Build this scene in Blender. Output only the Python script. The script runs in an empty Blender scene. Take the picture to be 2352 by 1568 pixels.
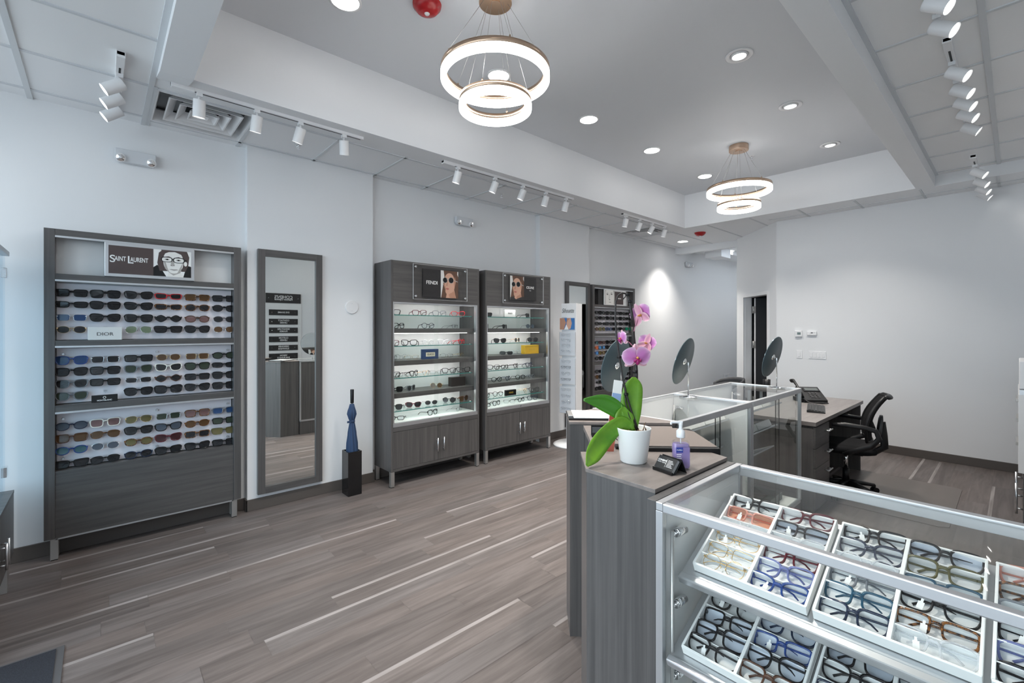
import bpy, bmesh, math, random
from mathutils import Vector, Matrix, Euler
random.seed(11)
S = bpy.context.scene
COL = S.collection
R = math.radians
PI = math.pi

# ------------------------------------------------------------------ camera, world, exposure, daylight
cam_d = bpy.data.cameras.new('camera')
cam = bpy.data.objects.new('camera', cam_d)
COL.objects.link(cam)
cam_d.sensor_width = 36.0
cam_d.lens = 1048.0 / 2352.0 * 36.0
cam_d.shift_y = -30.0 / 2352.0
cam_d.clip_start = 0.05
cam.location = (0, 0, 1.5)
cam.rotation_euler = (R(90), 0, -math.atan2(1048.0, 1160.0))
S.camera = cam

S.view_settings.view_transform = 'Standard'
S.view_settings.look = 'None'
S.view_settings.gamma = 1.0
S.view_settings.use_curve_mapping = False
S.view_settings.exposure = 0.42
S.cycles.use_denoising = True
S.cycles.max_bounces = 10
S.cycles.diffuse_bounces = 5
S.cycles.glossy_bounces = 5
S.cycles.transmission_bounces = 6
S.cycles.transparent_max_bounces = 24
S.cycles.caustics_reflective = False
S.cycles.caustics_refractive = False
S.cycles.sample_clamp_indirect = 6.0

W = bpy.data.worlds.new('daylight')
S.world = W
W.use_nodes = True
W.node_tree.nodes['Background'].inputs[0].default_value = (0.79, 0.90, 1.0, 1)
W.node_tree.nodes['Background'].inputs[1].default_value = 4.2

def portal(loc, rot, sx, sy):
    d = bpy.data.lights.new('window_portal', 'AREA')
    d.shape = 'RECTANGLE'; d.size = sx; d.size_y = sy
    d.cycles.is_portal = True
    o = bpy.data.objects.new('window_portal', d); COL.objects.link(o)
    o.location = loc; o.rotation_euler = rot
portal((-1.62, 1.75, 1.5), (0, R(-90), 0), 2.7, 4.6)

DOWN_W, SPOT_W, RING_E = 11.0, 1.8, 9.0
LAMP_COL = (1.0, 0.95, 0.88)

# ------------------------------------------------------------------ materials
def new_mat(name):
    m = bpy.data.materials.new(name); m.use_nodes = True
    nt = m.node_tree
    return m, nt, nt.nodes['Principled BSDF']

def mat(name, col, rough=0.5, metal=0.0, spec=0.5, coat=0.0, emis=None, estr=0.0, trans=0.0, alpha=1.0):
    m, nt, b = new_mat(name)
    b.inputs['Base Color'].default_value = (*col, 1)
    b.inputs['Roughness'].default_value = rough
    b.inputs['Metallic'].default_value = metal
    b.inputs['Specular IOR Level'].default_value = spec
    b.inputs['Coat Weight'].default_value = coat
    b.inputs['Transmission Weight'].default_value = trans
    b.inputs['Alpha'].default_value = alpha
    if emis:
        b.inputs['Emission Color'].default_value = (*emis, 1)
        b.inputs['Emission Strength'].default_value = estr
    return m

def N(nt, kind, **kw):
    n = nt.nodes.new(kind)
    for k, v in kw.items(): setattr(n, k, v)
    return n

def grain_mat(name, c1, c2, scale, rough=0.42, spec=0.45, detail=6.0, coat=0.0):
    """laminate with streaky grain; scale = frequency along local x, y, z"""
    m, nt, b = new_mat(name)
    tc = N(nt, 'ShaderNodeTexCoord'); mp = N(nt, 'ShaderNodeMapping')
    mp.inputs['Scale'].default_value = scale
    nt.links.new(tc.outputs['Object'], mp.inputs['Vector'])
    n1 = N(nt, 'ShaderNodeTexNoise'); n1.inputs['Scale'].default_value = 1.0
    n1.inputs['Detail'].default_value = detail; n1.inputs['Roughness'].default_value = 0.62
    nt.links.new(mp.outputs[0], n1.inputs['Vector'])
    cr = N(nt, 'ShaderNodeValToRGB')
    cr.color_ramp.elements[0].position = 0.32; cr.color_ramp.elements[0].color = (*c1, 1)
    cr.color_ramp.elements[1].position = 0.68; cr.color_ramp.elements[1].color = (*c2, 1)
    nt.links.new(n1.outputs['Fac'], cr.inputs[0])
    nt.links.new(cr.outputs[0], b.inputs['Base Color'])
    b.inputs['Roughness'].default_value = rough
    b.inputs['Specular IOR Level'].default_value = spec
    b.inputs['Coat Weight'].default_value = coat; b.inputs['Coat Roughness'].default_value = 0.28
    return m

def glass_mat(name, tint=(0.975, 0.985, 0.98), ior=1.38, rough=0.015, gcol=(1, 1, 1)):
    m = bpy.data.materials.new(name); m.use_nodes = True
    nt = m.node_tree; nt.nodes.clear()
    out = N(nt, 'ShaderNodeOutputMaterial'); mx = N(nt, 'ShaderNodeMixShader')
    fr = N(nt, 'ShaderNodeFresnel'); fr.inputs['IOR'].default_value = ior
    tr = N(nt, 'ShaderNodeBsdfTransparent'); tr.inputs[0].default_value = (*tint, 1)
    gl = N(nt, 'ShaderNodeBsdfGlossy'); gl.inputs['Roughness'].default_value = rough
    gl.inputs[0].default_value = (*gcol, 1)
    ge = N(nt, 'ShaderNodeNewGeometry'); sb = N(nt, 'ShaderNodeMath', operation='SUBTRACT'); sb.inputs[0].default_value = 1.0
    mu = N(nt, 'ShaderNodeMath', operation='MULTIPLY')
    nt.links.new(ge.outputs['Backfacing'], sb.inputs[1]); nt.links.new(sb.outputs[0], mu.inputs[0]); nt.links.new(fr.outputs[0], mu.inputs[1])
    nt.links.new(mu.outputs[0], mx.inputs[0]); nt.links.new(tr.outputs[0], mx.inputs[1])
    nt.links.new(gl.outputs[0], mx.inputs[2]); nt.links.new(mx.outputs[0], out.inputs[0])
    return m

def paint_mat(name, col, rough=0.6):
    m, nt, b = new_mat(name)
    b.inputs['Base Color'].default_value = (*col, 1)
    b.inputs['Roughness'].default_value = rough
    b.inputs['Specular IOR Level'].default_value = 0.3
    tc = N(nt, 'ShaderNodeTexCoord'); n = N(nt, 'ShaderNodeTexNoise'); n.inputs['Scale'].default_value = 260
    bp = N(nt, 'ShaderNodeBump'); bp.inputs['Strength'].default_value = 0.04; bp.inputs['Distance'].default_value = 0.002
    nt.links.new(tc.outputs['Object'], n.inputs['Vector']); nt.links.new(n.outputs['Fac'], bp.inputs['Height'])
    nt.links.new(bp.outputs[0], b.inputs['Normal'])
    return m

def spotty_mat(name, c1, c2, scale=60, rough=0.15):
    m, nt, b = new_mat(name)
    tc = N(nt, 'ShaderNodeTexCoord'); n = N(nt, 'ShaderNodeTexNoise')
    n.inputs['Scale'].default_value = scale; n.inputs['Detail'].default_value = 2
    cr = N(nt, 'ShaderNodeValToRGB')
    cr.color_ramp.elements[0].position = 0.42; cr.color_ramp.elements[0].color = (*c1, 1)
    cr.color_ramp.elements[1].position = 0.6; cr.color_ramp.elements[1].color = (*c2, 1)
    nt.links.new(tc.outputs['Object'], n.inputs['Vector']); nt.links.new(n.outputs['Fac'], cr.inputs[0])
    nt.links.new(cr.outputs[0], b.inputs['Base Color']); b.inputs['Roughness'].default_value = rough
    return m

WALL = paint_mat('wall_paint', (0.80, 0.81, 0.825))
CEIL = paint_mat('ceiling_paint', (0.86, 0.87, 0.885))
TRAYC_SHADE = paint_mat('tray_ceiling_shaded', (0.70, 0.72, 0.75))  # same paint as CEIL, greyed: the tray's dimmer light is in the colour
TILE = paint_mat('ceiling_tile', (0.90, 0.905, 0.91), 0.8)
TEE = mat('ceiling_tee_white', (0.66, 0.68, 0.70), 0.5)
BASEB = mat('vinyl_baseboard', (0.095, 0.082, 0.075), 0.45)
LAM_C1, LAM_C2 = (0.060, 0.057, 0.057), (0.108, 0.101, 0.099)
LAMH = grain_mat('laminate_grain_along', LAM_C1, LAM_C2, (1.6, 40, 40), coat=.2)
LAMV = grain_mat('laminate_grain_upright', LAM_C1, LAM_C2, (48, 48, 1.2), coat=.35)
LAMY = grain_mat('laminate_counter_top', (0.165, 0.142, 0.132), (0.225, 0.198, 0.185), (6, 24, 24), 0.4)
LAMD = grain_mat('laminate_desk_top', (0.135, 0.120, 0.116), (0.195, 0.178, 0.172), (3, 24, 24), 0.4)
ALU = mat('brushed_aluminium', (0.72, 0.73, 0.75), 0.32, 1.0)
ALUW = mat('satin_aluminium_trim', (0.60, 0.61, 0.63), 0.36, 0.8)
CHROME = mat('polished_chrome', (0.85, 0.85, 0.86), 0.06, 1.0)
STEEL = mat('brushed_steel_leg', (0.50, 0.49, 0.48), 0.38, 0.85)
BRASS = mat('brushed_bronze_nickel', (0.62, 0.45, 0.33), 0.3, 1.0)
WHITE = mat('white_plastic', (0.82, 0.82, 0.83), 0.4)
WHITEM = mat('white_melamine', (0.80, 0.80, 0.80), 0.35)
LILAC = mat('frosted_lilac_panel', (0.78, 0.74, 0.78), 0.25)
CREAM = mat('cream_tray', (0.80, 0.78, 0.73), 0.5)
TRAYW = mat('white_tray', (0.90, 0.90, 0.89), 0.45)
BLACK = mat('black_plastic', (0.009, 0.009, 0.010), 0.4, spec=.35)
BLACKG = mat('black_gloss', (0.008, 0.008, 0.009), 0.08)
BLACKM = mat('black_mesh_fabric', (0.008, 0.008, 0.009), 0.85, spec=.15)
DARKHOLE = mat('dark_duct_interior', (0.015, 0.016, 0.018), 0.9)
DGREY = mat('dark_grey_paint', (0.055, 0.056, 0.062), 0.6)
MIRR = mat('mirror_silver', (0.86, 0.89, 0.88), 0.008, 1.0)
MBACK = mat('slate_mirror_back', (0.050, 0.080, 0.095), 0.4)
GLASS = glass_mat('clear_glass')
GLASSG = glass_mat('greenish_shelf_glass', (0.90, 0.965, 0.95), 1.4)
GLASSEDGE = mat('green_glass_edge', (0.03, 0.20, 0.18), 0.15)
GLASSD = glass_mat('grey_sliding_glass', (0.93, 0.945, 0.94), 1.45)
GLASSB = glass_mat('blue_tint_glass', (0.88, 0.945, 0.98), 1.5)
ACRYL = glass_mat('clear_acrylic', (0.93, 0.93, 0.93), 1.3)
PINKACR = glass_mat('acrylic_over_panel', (0.98, 0.97, 0.98), 1.25)
RED = mat('red_alarm_plastic', (0.42, 0.012, 0.016), 0.25)
NAVY = mat('navy_umbrella_cloth', (0.022, 0.05, 0.115), 0.7)
PAPER = mat('white_paper', (0.82, 0.82, 0.81), 0.7)
INK = mat('dark_ink', (0.03, 0.03, 0.03), 0.6)
GOLDINK = mat('gold_ink', (0.65, 0.42, 0.06), 0.4)
SKIN = mat('printed_skin', (0.62, 0.36, 0.26), 0.5)
SKIN2 = mat('printed_skin_shade', (0.46, 0.24, 0.16), 0.5)
LIPS = mat('printed_lips', (0.42, 0.13, 0.11), 0.5)
HAIR = mat('printed_hair', (0.13, 0.065, 0.04), 0.5)
GREYSKIN = mat('printed_pale_face', (0.80, 0.79, 0.76), 0.5)
GREYSH = mat('printed_grey_tone', (0.42, 0.40, 0.38), 0.5)
POSTERD = mat('printed_charcoal', (0.028, 0.026, 0.027), 0.4)
POSTERB = mat('printed_umber', (0.075, 0.052, 0.050), 0.4)
PWHITE = mat('printed_white', (0.85, 0.85, 0.84), 0.5)
LEAF = grain_mat('orchid_leaf_green', (0.075, 0.22, 0.010), (0.16, 0.33, 0.022), (12, 12, 12), 0.34)
LEAF2 = mat('orchid_leaf_deep_green', (0.045, 0.19, 0.008), 0.3)
STEMM = mat('orchid_stem_dark', (0.022, 0.018, 0.017), 0.5)
BARK = spotty_mat('potting_bark', (0.10, 0.05, 0.03), (0.28, 0.17, 0.09), 90, 0.9)
POTM = mat('white_ceramic', (0.80, 0.81, 0.80), 0.3)
LAMPW = mat('lit_lamp_diffuser', (0.9, 0.9, 0.9), 0.4, emis=(1.0, 0.98, 0.95), estr=14.0)
RINGW = mat('lit_ring_diffuser', (0.9, 0.9, 0.9), 0.4, emis=(1.0, 0.97, 0.94), estr=RING_E)
SPOTW = mat('lit_spot_lens', (0.9, 0.9, 0.9), 0.3, emis=(1.0, 0.98, 0.94), estr=6.0)

# petal: pink that pales to the rim
def petal_mat(name, inner, outer):
    m, nt, b = new_mat(name)
    at = N(nt, 'ShaderNodeAttribute'); at.attribute_name = 'rim'
    mx = N(nt, 'ShaderNodeMix'); mx.data_type = 'RGBA'
    mx.inputs['A'].default_value = (*inner, 1); mx.inputs['B'].default_value = (*outer, 1)
    nt.links.new(at.outputs['Fac'], mx.inputs['Factor']); nt.links.new(mx.outputs['Result'], b.inputs['Base Color'])
    b.inputs['Roughness'].default_value = 0.5
    b.inputs['Subsurface Weight'].default_value = 0.15
    b.inputs['Subsurface Radius'].default_value = (0.01, 0.006, 0.008)
    return m
PETAL = petal_mat('orchid_petal_pink', (0.50, 0.13, 0.42), (0.78, 0.52, 0.68))
SEPAL = petal_mat('orchid_sepal_blush', (0.62, 0.27, 0.38), (0.78, 0.52, 0.55))
LIPM = mat('orchid_lip_magenta', (0.33, 0.015, 0.13), 0.4)
LIPY = mat('orchid_lip_amber', (0.55, 0.26, 0.06), 0.4)

# floor: planks carried as face data (tint of each plank, pale sapwood edge)
def floor_mat():
    m, nt, b = new_mat('grey_oak_plank')
    L = nt.links.new
    tint = N(nt, 'ShaderNodeAttribute'); tint.attribute_name = 'tint'
    sap = N(nt, 'ShaderNodeAttribute'); sap.attribute_name = 'sap'
    tc = N(nt, 'ShaderNodeTexCoord'); mp = N(nt, 'ShaderNodeMapping'); mp.inputs['Scale'].default_value = (1.3, 17, 1)
    L(tc.outputs['Object'], mp.inputs['Vector'])
    ad = N(nt, 'ShaderNodeVectorMath', operation='ADD')
    cb = N(nt, 'ShaderNodeCombineXYZ'); ml = N(nt, 'ShaderNodeMath', operation='MULTIPLY'); ml.inputs[1].default_value = 37.0
    L(tint.outputs['Fac'], ml.inputs[0]); L(ml.outputs[0], cb.inputs[2]); L(ml.outputs[0], cb.inputs[0])
    L(mp.outputs[0], ad.inputs[0]); L(cb.outputs[0], ad.inputs[1])
    n1 = N(nt, 'ShaderNodeTexNoise'); n1.inputs['Scale'].default_value = 1.5; n1.inputs['Detail'].default_value = 7; n1.inputs['Roughness'].default_value = 0.6
    n1.inputs['Distortion'].default_value = 0.6
    L(ad.outputs[0], n1.inputs['Vector'])
    cr = N(nt, 'ShaderNodeValToRGB')
    cr.color_ramp.elements[0].position = 0.28; cr.color_ramp.elements[0].color = (0.076, 0.065, 0.062, 1)
    cr.color_ramp.elements[1].position = 0.70; cr.color_ramp.elements[1].color = (0.150, 0.132, 0.127, 1)
    L(n1.outputs['Fac'], cr.inputs[0])
    hs = N(nt, 'ShaderNodeMix'); hs.data_type = 'RGBA'; hs.blend_type = 'MULTIPLY'
    hs.inputs['Factor'].default_value = 1.0
    tr = N(nt, 'ShaderNodeValToRGB')
    tr.color_ramp.elements[0].color = (0.86, 0.85, 0.85, 1); tr.color_ramp.elements[1].color = (1.08, 1.09, 1.10, 1)
    e = tr.color_ramp.elements.new(0.5); e.color = (1.02, 0.97, 0.94, 1)
    L(tint.outputs['Fac'], tr.inputs[0]); L(cr.outputs[0], hs.inputs['A']); L(tr.outputs[0], hs.inputs['B'])
    mx = N(nt, 'ShaderNodeMix'); mx.data_type = 'RGBA'; mx.inputs['B'].default_value = (0.31, 0.285, 0.278, 1)
    sn = N(nt, 'ShaderNodeTexNoise'); sn.inputs['Scale'].default_value = 2.2; sn.inputs['Detail'].default_value = 1; L(ad.outputs[0], sn.inputs['Vector'])
    sr = N(nt, 'ShaderNodeMapRange'); sr.inputs['From Min'].default_value = .30; sr.inputs['From Max'].default_value = .62; sr.inputs['To Min'].default_value = .35; sr.inputs['To Max'].default_value = 1.0
    sm = N(nt, 'ShaderNodeMath', operation='MULTIPLY'); L(sn.outputs['Fac'], sr.inputs[0]); L(sr.outputs[0], sm.inputs[0]); L(sap.outputs['Fac'], sm.inputs[1])
    L(sm.outputs[0], mx.inputs['Factor']); L(hs.outputs['Result'], mx.inputs['A'])
    L(mx.outputs['Result'], b.inputs['Base Color'])
    b.inputs['Roughness'].default_value = 0.48; b.inputs['Specular IOR Level'].default_value = 0.35
    return m
FLOOR = floor_mat()

# ------------------------------------------------------------------ mesh helpers
class MB:
    def __init__(s): s.v = []; s.f = []; s.m = []; s.sm = []
    def add(s, vs, fs, m=0, sm=False):
        o = len(s.v); s.v += [tuple(v) for v in vs]
        for f in fs: s.f.append([i + o for i in f]); s.m.append(m); s.sm.append(sm)
        return s
    def box(s, x0, x1, y0, y1, z0, z1, m=0):
        vs = [(x0, y0, z0), (x1, y0, z0), (x1, y1, z0), (x0, y1, z0), (x0, y0, z1), (x1, y0, z1), (x1, y1, z1), (x0, y1, z1)]
        return s.add(vs, [(0, 3, 2, 1), (4, 5, 6, 7), (0, 1, 5, 4), (1, 2, 6, 5), (2, 3, 7, 6), (3, 0, 4, 7)], m)
    def prism(s, pts, z0, z1, m=0, axis='z', sm=False):
        def P(a, b, c): return {'z': (a, b, c), 'y': (a, c, b), 'x': (c, a, b)}[axis]
        n = len(pts)
        vs = [P(a, b, z0) for a, b in pts] + [P(a, b, z1) for a, b in pts]
        s.add(vs, [list(range(n))[::-1], list(range(n, 2 * n))], m)
        o = len(s.v) - 2 * n
        for i in range(n):
            j = (i + 1) % n
            s.f.append([o + i, o + j, o + n + j, o + n + i]); s.m.append(m); s.sm.append(sm)
        return s
    def cyl(s, p0, p1, r0, r1=None, n=16, m=0, cap=True, sm=True):
        r1 = r0 if r1 is None else r1
        p0, p1 = Vector(p0), Vector(p1); d = (p1 - p0).normalized()
        a = d.orthogonal().normalized(); b = d.cross(a)
        vs = []
        for p, r in ((p0, r0), (p1, r1)):
            vs += [p + (a * math.cos(2 * PI * i / n) + b * math.sin(2 * PI * i / n)) * r for i in range(n)]
        s.add(vs, [(i, (i + 1) % n, n + (i + 1) % n, n + i) for i in range(n)], m, sm)
        o = len(s.v) - 2 * n
        if cap:
            s.f += [[o + i for i in range(n)][::-1], [o + n + i for i in range(n)]]; s.m += [m, m]; s.sm += [False, False]
        return s
    def tube(s, pts, r, n=8, m=0, closed=False, cap=True, flat=1.0):
        pts = [Vector(p) for p in pts]; k = len(pts)
        rs = r if isinstance(r, (list, tuple)) else [r] * k
        tan = []
        for i in range(k):
            a = pts[(i - 1) % k] if closed or i > 0 else pts[i]
            b = pts[(i + 1) % k] if closed or i < k - 1 else pts[i]
            tan.append((b - a).normalized())
        u = tan[0].orthogonal().normalized(); vs = []
        for i in range(k):
            u = (u - tan[i] * u.dot(tan[i]))
            u = u.normalized() if u.length > 1e-6 else tan[i].orthogonal().normalized()
            w = tan[i].cross(u)
            vs += [pts[i] + (u * math.cos(2 * PI * j / n) + w * math.sin(2 * PI * j / n) * flat) * rs[i] for j in range(n)]
        fs = []
        for i in range(k if closed else k - 1):
            a, b = i * n, ((i + 1) % k) * n
            fs += [(a + j, a + (j + 1) % n, b + (j + 1) % n, b + j) for j in range(n)]
        s.add(vs, fs, m, True)
        if cap and not closed:
            o = len(s.v) - k * n
            s.f += [[o + j for j in range(n)][::-1], [o + (k - 1) * n + j for j in range(n)]]; s.m += [m, m]; s.sm += [False, False]
        return s
    def lathe(s, prof, n=28, m=0, c=(0, 0, 0), sm=True, closed=False):
        k = len(prof); vs = []
        for r, z in prof:
            vs += [(c[0] + r * math.cos(2 * PI * j / n), c[1] + r * math.sin(2 * PI * j / n), c[2] + z) for j in range(n)]
        fs = []
        for i in range(k if closed else k - 1):
            a, b = i * n, ((i + 1) % k) * n
            fs += [(a + j, a + (j + 1) % n, b + (j + 1) % n, b + j) for j in range(n)]
        return s.add(vs, fs, m, sm)
    def xf(s, M):
        s.v = [tuple(M @ Vector(v)) for v in s.v]; return s
    def obj(s, name, mats, parent=None, w=True, bevel=0.0, seg=2, recalc=True, kind=None, label=None, link_obj=False):
        me = bpy.data.meshes.new(name)
        vs = s.v
        if parent is not None and w:
            r = parent
            while r.parent is not None: r = r.parent
            l = r.location; vs = [(x - l.x, y - l.y, z - l.z) for x, y, z in vs]
        me.from_pydata(vs, [], s.f)
        if not isinstance(mats, (list, tuple)): mats = [mats]
        for q in mats: me.materials.append(q)
        me.polygons.foreach_set('material_index', s.m)
        me.polygons.foreach_set('use_smooth', s.sm)
        if recalc:
            bm = bmesh.new(); bm.from_mesh(me)
            bmesh.ops.remove_doubles(bm, verts=bm.verts, dist=1e-6)
            bmesh.ops.recalc_face_normals(bm, faces=bm.faces)
            bm.to_mesh(me); bm.free()
        me.update()
        o = bpy.data.objects.new(name, me); COL.objects.link(o)
        if parent is not None: o.parent = parent
        if bevel:
            md = o.modifiers.new('edge', 'BEVEL'); md.width = bevel; md.segments = seg; md.limit_method = 'ANGLE'
        if kind: o['kind'] = kind
        if label: o['label'] = label
        return o

def box(name, m, x0, x1, y0, y1, z0, z1, parent=None, **kw):
    return MB().box(x0, x1, y0, y1, z0, z1).obj(name, m, parent, **kw)

def tag(o, label, cat, group=None, kind=None):
    o['label'] = label; o['category'] = cat
    if group: o['group'] = group
    if kind: o['kind'] = kind
    return o

def thing(name, label, cat, loc=(0, 0, 0), rot=(0, 0, 0), group=None):
    o = bpy.data.objects.new(name, None); COL.objects.link(o)
    o.empty_display_size = 0.05
    o.location = loc; o.rotation_euler = rot
    return tag(o, label, cat, group)

def kids(o): return [c for c in bpy.data.objects if c.parent == o]

def dup(o, loc=None, rot=None, label=None, group=None, parent=None, tree=None):
    c = o.copy(); COL.objects.link(c)
    if parent is not None: c.parent = parent
    if loc is not None: c.location = loc
    if rot is not None: c.rotation_euler = rot
    if label: c['label'] = label
    if group: c['group'] = group
    for ch in list(o.children): dup(ch, parent=c)
    return c

def struct(o):
    o['kind'] = 'structure'; return o

def text(name, body, m, size, loc, rot, parent=None, w=None, h=None, ext=0.0006, align='CENTER', shear=0.0, spacing=1.0, bold=0.0):
    cu = bpy.data.curves.new(name, 'FONT'); cu.body = body; cu.size = size
    cu.align_x = align; cu.align_y = 'CENTER'; cu.extrude = ext; cu.shear = shear; cu.space_character = spacing
    cu.offset = bold
    cu.materials.append(m)
    o = bpy.data.objects.new(name, cu); COL.objects.link(o)
    bpy.context.view_layer.update()
    me = bpy.data.meshes.new_from_object(o.evaluated_get(bpy.context.evaluated_depsgraph_get()))
    bpy.data.objects.remove(o); bpy.data.curves.remove(cu)
    if not me.materials: me.materials.append(m)
    o = bpy.data.objects.new(name, me); COL.objects.link(o)
    if parent is not None:
        r = parent
        while r.parent is not None: r = r.parent
        loc = Vector(loc) - r.location if tuple(r.rotation_euler) == (0, 0, 0) else Vector(loc)
        o.parent = parent
    o.location = loc; o.rotation_euler = rot
    if w or h:
        bpy.context.view_layer.update()
        d = o.dimensions
        sx = w / d.x if w and d.x else 1; sy = h / d.y if h and d.y else sx
        if not w: sx = sy
        o.scale = (sx, sy, 1)
    return o
FACE_S = (R(90), 0, 0)            # reads from -y (things on the long wall)
FACE_W = (R(90), 0, R(-90))       # reads from -x
FACE_N = (R(90), 0, R(180))       # reads from +y

def lamp(kind, loc, power, parent=None, rot=(0, 0, 0), size=0.1, angle=70, blend=0.6, col=LAMP_COL, spread=None):
    d = bpy.data.lights.new('lamp_' + kind.lower(), kind)
    d.energy = power; d.color = col
    if kind == 'AREA':
        d.shape = 'DISK'; d.size = size
        if spread: d.spread = R(spread)
    if kind == 'SPOT':
        d.spot_size = R(angle); d.spot_blend = blend; d.shadow_soft_size = 0.03
    if kind == 'POINT': d.shadow_soft_size = size
    o = bpy.data.objects.new(d.name, d); COL.objects.link(o)
    if parent is not None:
        loc = Vector(loc) - parent.location; o.parent = parent
    o.location = loc; o.rotation_euler = rot
    return o

def look_rot(direction):
    return Vector(direction).to_track_quat('-Z', 'Y').to_euler()
# ------------------------------------------------------------------ room shell
XB, YL, YR, XF = 7.06, 4.30, -0.80, -1.60      # back wall, long display wall, service wall, shop front

def make_floor():
    b0, pit, ln = 1.862, 0.1418, 1.145
    sapwood = {16: [(-0.41, 0.58)], 14: [(-0.17, 0.96)], 13: [(-0.56, 0.584)], 10: [(-0.95, 0.20), (0.20, 0.583), (0.583, 1.728)],
               7: [(-0.95, 0.196), (1.724, 2.867)], 4: [(0.586, 1.736), (1.736, 2.88)], 5: [(0.959, 2.099)], 9: [(2.104, 3.25), (3.25, 4.3)],
               0: [(0.58, 1.725)], 2: [(2.10, 3.24)], -2: [(1.70, 2.84)], -4: [(4.9, 6.0)], -9: [(5.9, 7.0)], -12: [(5.2, 6.3)]}
    vs, fs, tint, sap = [], [], [], []
    def quad(x0, x1, y0, y1, t, s):
        o = len(vs); vs.extend([(x0, y0, 0), (x1, y0, 0), (x1, y1, 0), (x0, y1, 0)]); fs.append((o, o + 1, o + 2, o + 3)); tint.append(t); sap.append(s)
    k0 = int((YR - b0) / pit) - 1; k1 = int((YL + 0.05 - b0) / pit) + 2
    for k in range(k0, k1 + 1):
        y1 = b0 + k * pit; y0 = y1 - pit
        segs = []; x = XF - random.random() * ln
        for a, e in sorted(sapwood.get(k, [])) + [(99, 100)]:
            while x < min(a, 11.2) - 0.01:
                nx = min(x + ln, a)
                segs.append((x, nx, False)); x = nx
            if a < 90: segs.append((a, e, True)); x = e
        for a, e, s in segs:
            t = random.random()
            if s or (e > 3.2 and y1 < 1.0 and random.random() < 0.12):
                w = 0.023
                quad(a + .0008, e - .0008, y0 + .0008, y1 - w, t, 0.0); quad(a + .0008, e - .0008, y1 - w, y1 - .0004, t, 0.85)
            else:
                quad(a + .0008, e - .0008, y0 + .0008, y1 - .0004, t, 0.0)
    o = len(vs); vs.extend([(XF - .3, YR - .2, -.001), (11.3, YR - .2, -.001), (11.3, YL + .2, -.001), (XF - .3, YL + .2, -.001)]); fs.append((o, o + 1, o + 2, o + 3)); tint.append(0.0); sap.append(0.0)
    me = bpy.data.meshes.new('floor'); me.from_pydata(vs, [], fs); me.materials.append(FLOOR)
    for nm, data in (('tint', tint), ('sap', sap)):
        at = me.attributes.new(nm, 'FLOAT', 'FACE'); at.data.foreach_set('value', data)
    f = bpy.data.objects.new('floor', me); COL.objects.link(f); struct(f)
make_floor()

struct(box('wall_left', WALL, XF, 11.2, YL, YL + .15, 0, 3.3))
struct(box('wall_left_pier', WALL, .896, 1.982, 4.225, YL, 0, 3.0))
struct(box('wall_left_pier', WALL, 4.312, 5.352, 4.225, YL, 0, 3.0))
struct(box('wall_back', WALL, XB, XB + .12, YR, 2.267, 0, 3.0))
struct(box('wall_right', WALL, XF, XB + .12, YR - .12, YR, 0, 3.3))
aw = MB().box(0, .25, -.12, 0, 0, 3.0).box(1.0, 1.255, -.12, 0, 0, 3.0).box(.25, 1.0, -.12, 0, 2.0, 3.0).obj('wall_angled', WALL)
aw.location = (XB, 2.267, 0); aw.rotation_euler = (0, 0, R(45)); struct(aw)
struct(box('wall_corridor', WALL, 7.95, 11.2, 3.04, 3.16, 0, 3.0))
struct(box('wall_corridor_end', WALL, 11.1, 11.2, 3.16, YL, 0, 3.0))
struct(box('wall_header', WALL, 8.02, 8.12, 3.16, YL, 2.885, 3.0))
# room behind the open door
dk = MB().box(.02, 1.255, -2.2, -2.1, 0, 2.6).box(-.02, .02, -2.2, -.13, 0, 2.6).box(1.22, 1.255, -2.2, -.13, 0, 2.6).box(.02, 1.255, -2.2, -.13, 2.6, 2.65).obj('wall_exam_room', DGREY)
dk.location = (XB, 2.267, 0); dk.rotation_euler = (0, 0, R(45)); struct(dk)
# door 1: frame + open leaf + hinges
dr = bpy.data.objects.new('door_1', None); COL.objects.link(dr); dr.location = (XB, 2.267, 0); dr.rotation_euler = (0, 0, R(45)); struct(dr)
MB().box(.20, .25, -.125, .012, 0, 2.045).box(1.0, 1.05, -.125, .012, 0, 2.045).box(.25, 1.0, -.125, .012, 1.997, 2.045).box(.25, .262, -.11, -.02, 0, 2.0).box(.988, 1.0, -.11, -.02, 0, 2.0).obj('door_frame', WHITE, dr, w=False, bevel=.002)
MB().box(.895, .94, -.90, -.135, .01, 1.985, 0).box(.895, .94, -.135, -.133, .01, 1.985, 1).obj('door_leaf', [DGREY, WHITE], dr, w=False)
for hz in (1.80, 1.24, .35):
    MB().box(.94, .99, -.130, -.118, hz - .055, hz + .055).box(.90, .937, -.132, -.126, hz - .055, hz + .055).cyl((.94, -.122, hz - .055), (.94, -.122, hz + .055), .009, n=10).obj('hinge', STEEL, dr, w=False)

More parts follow.
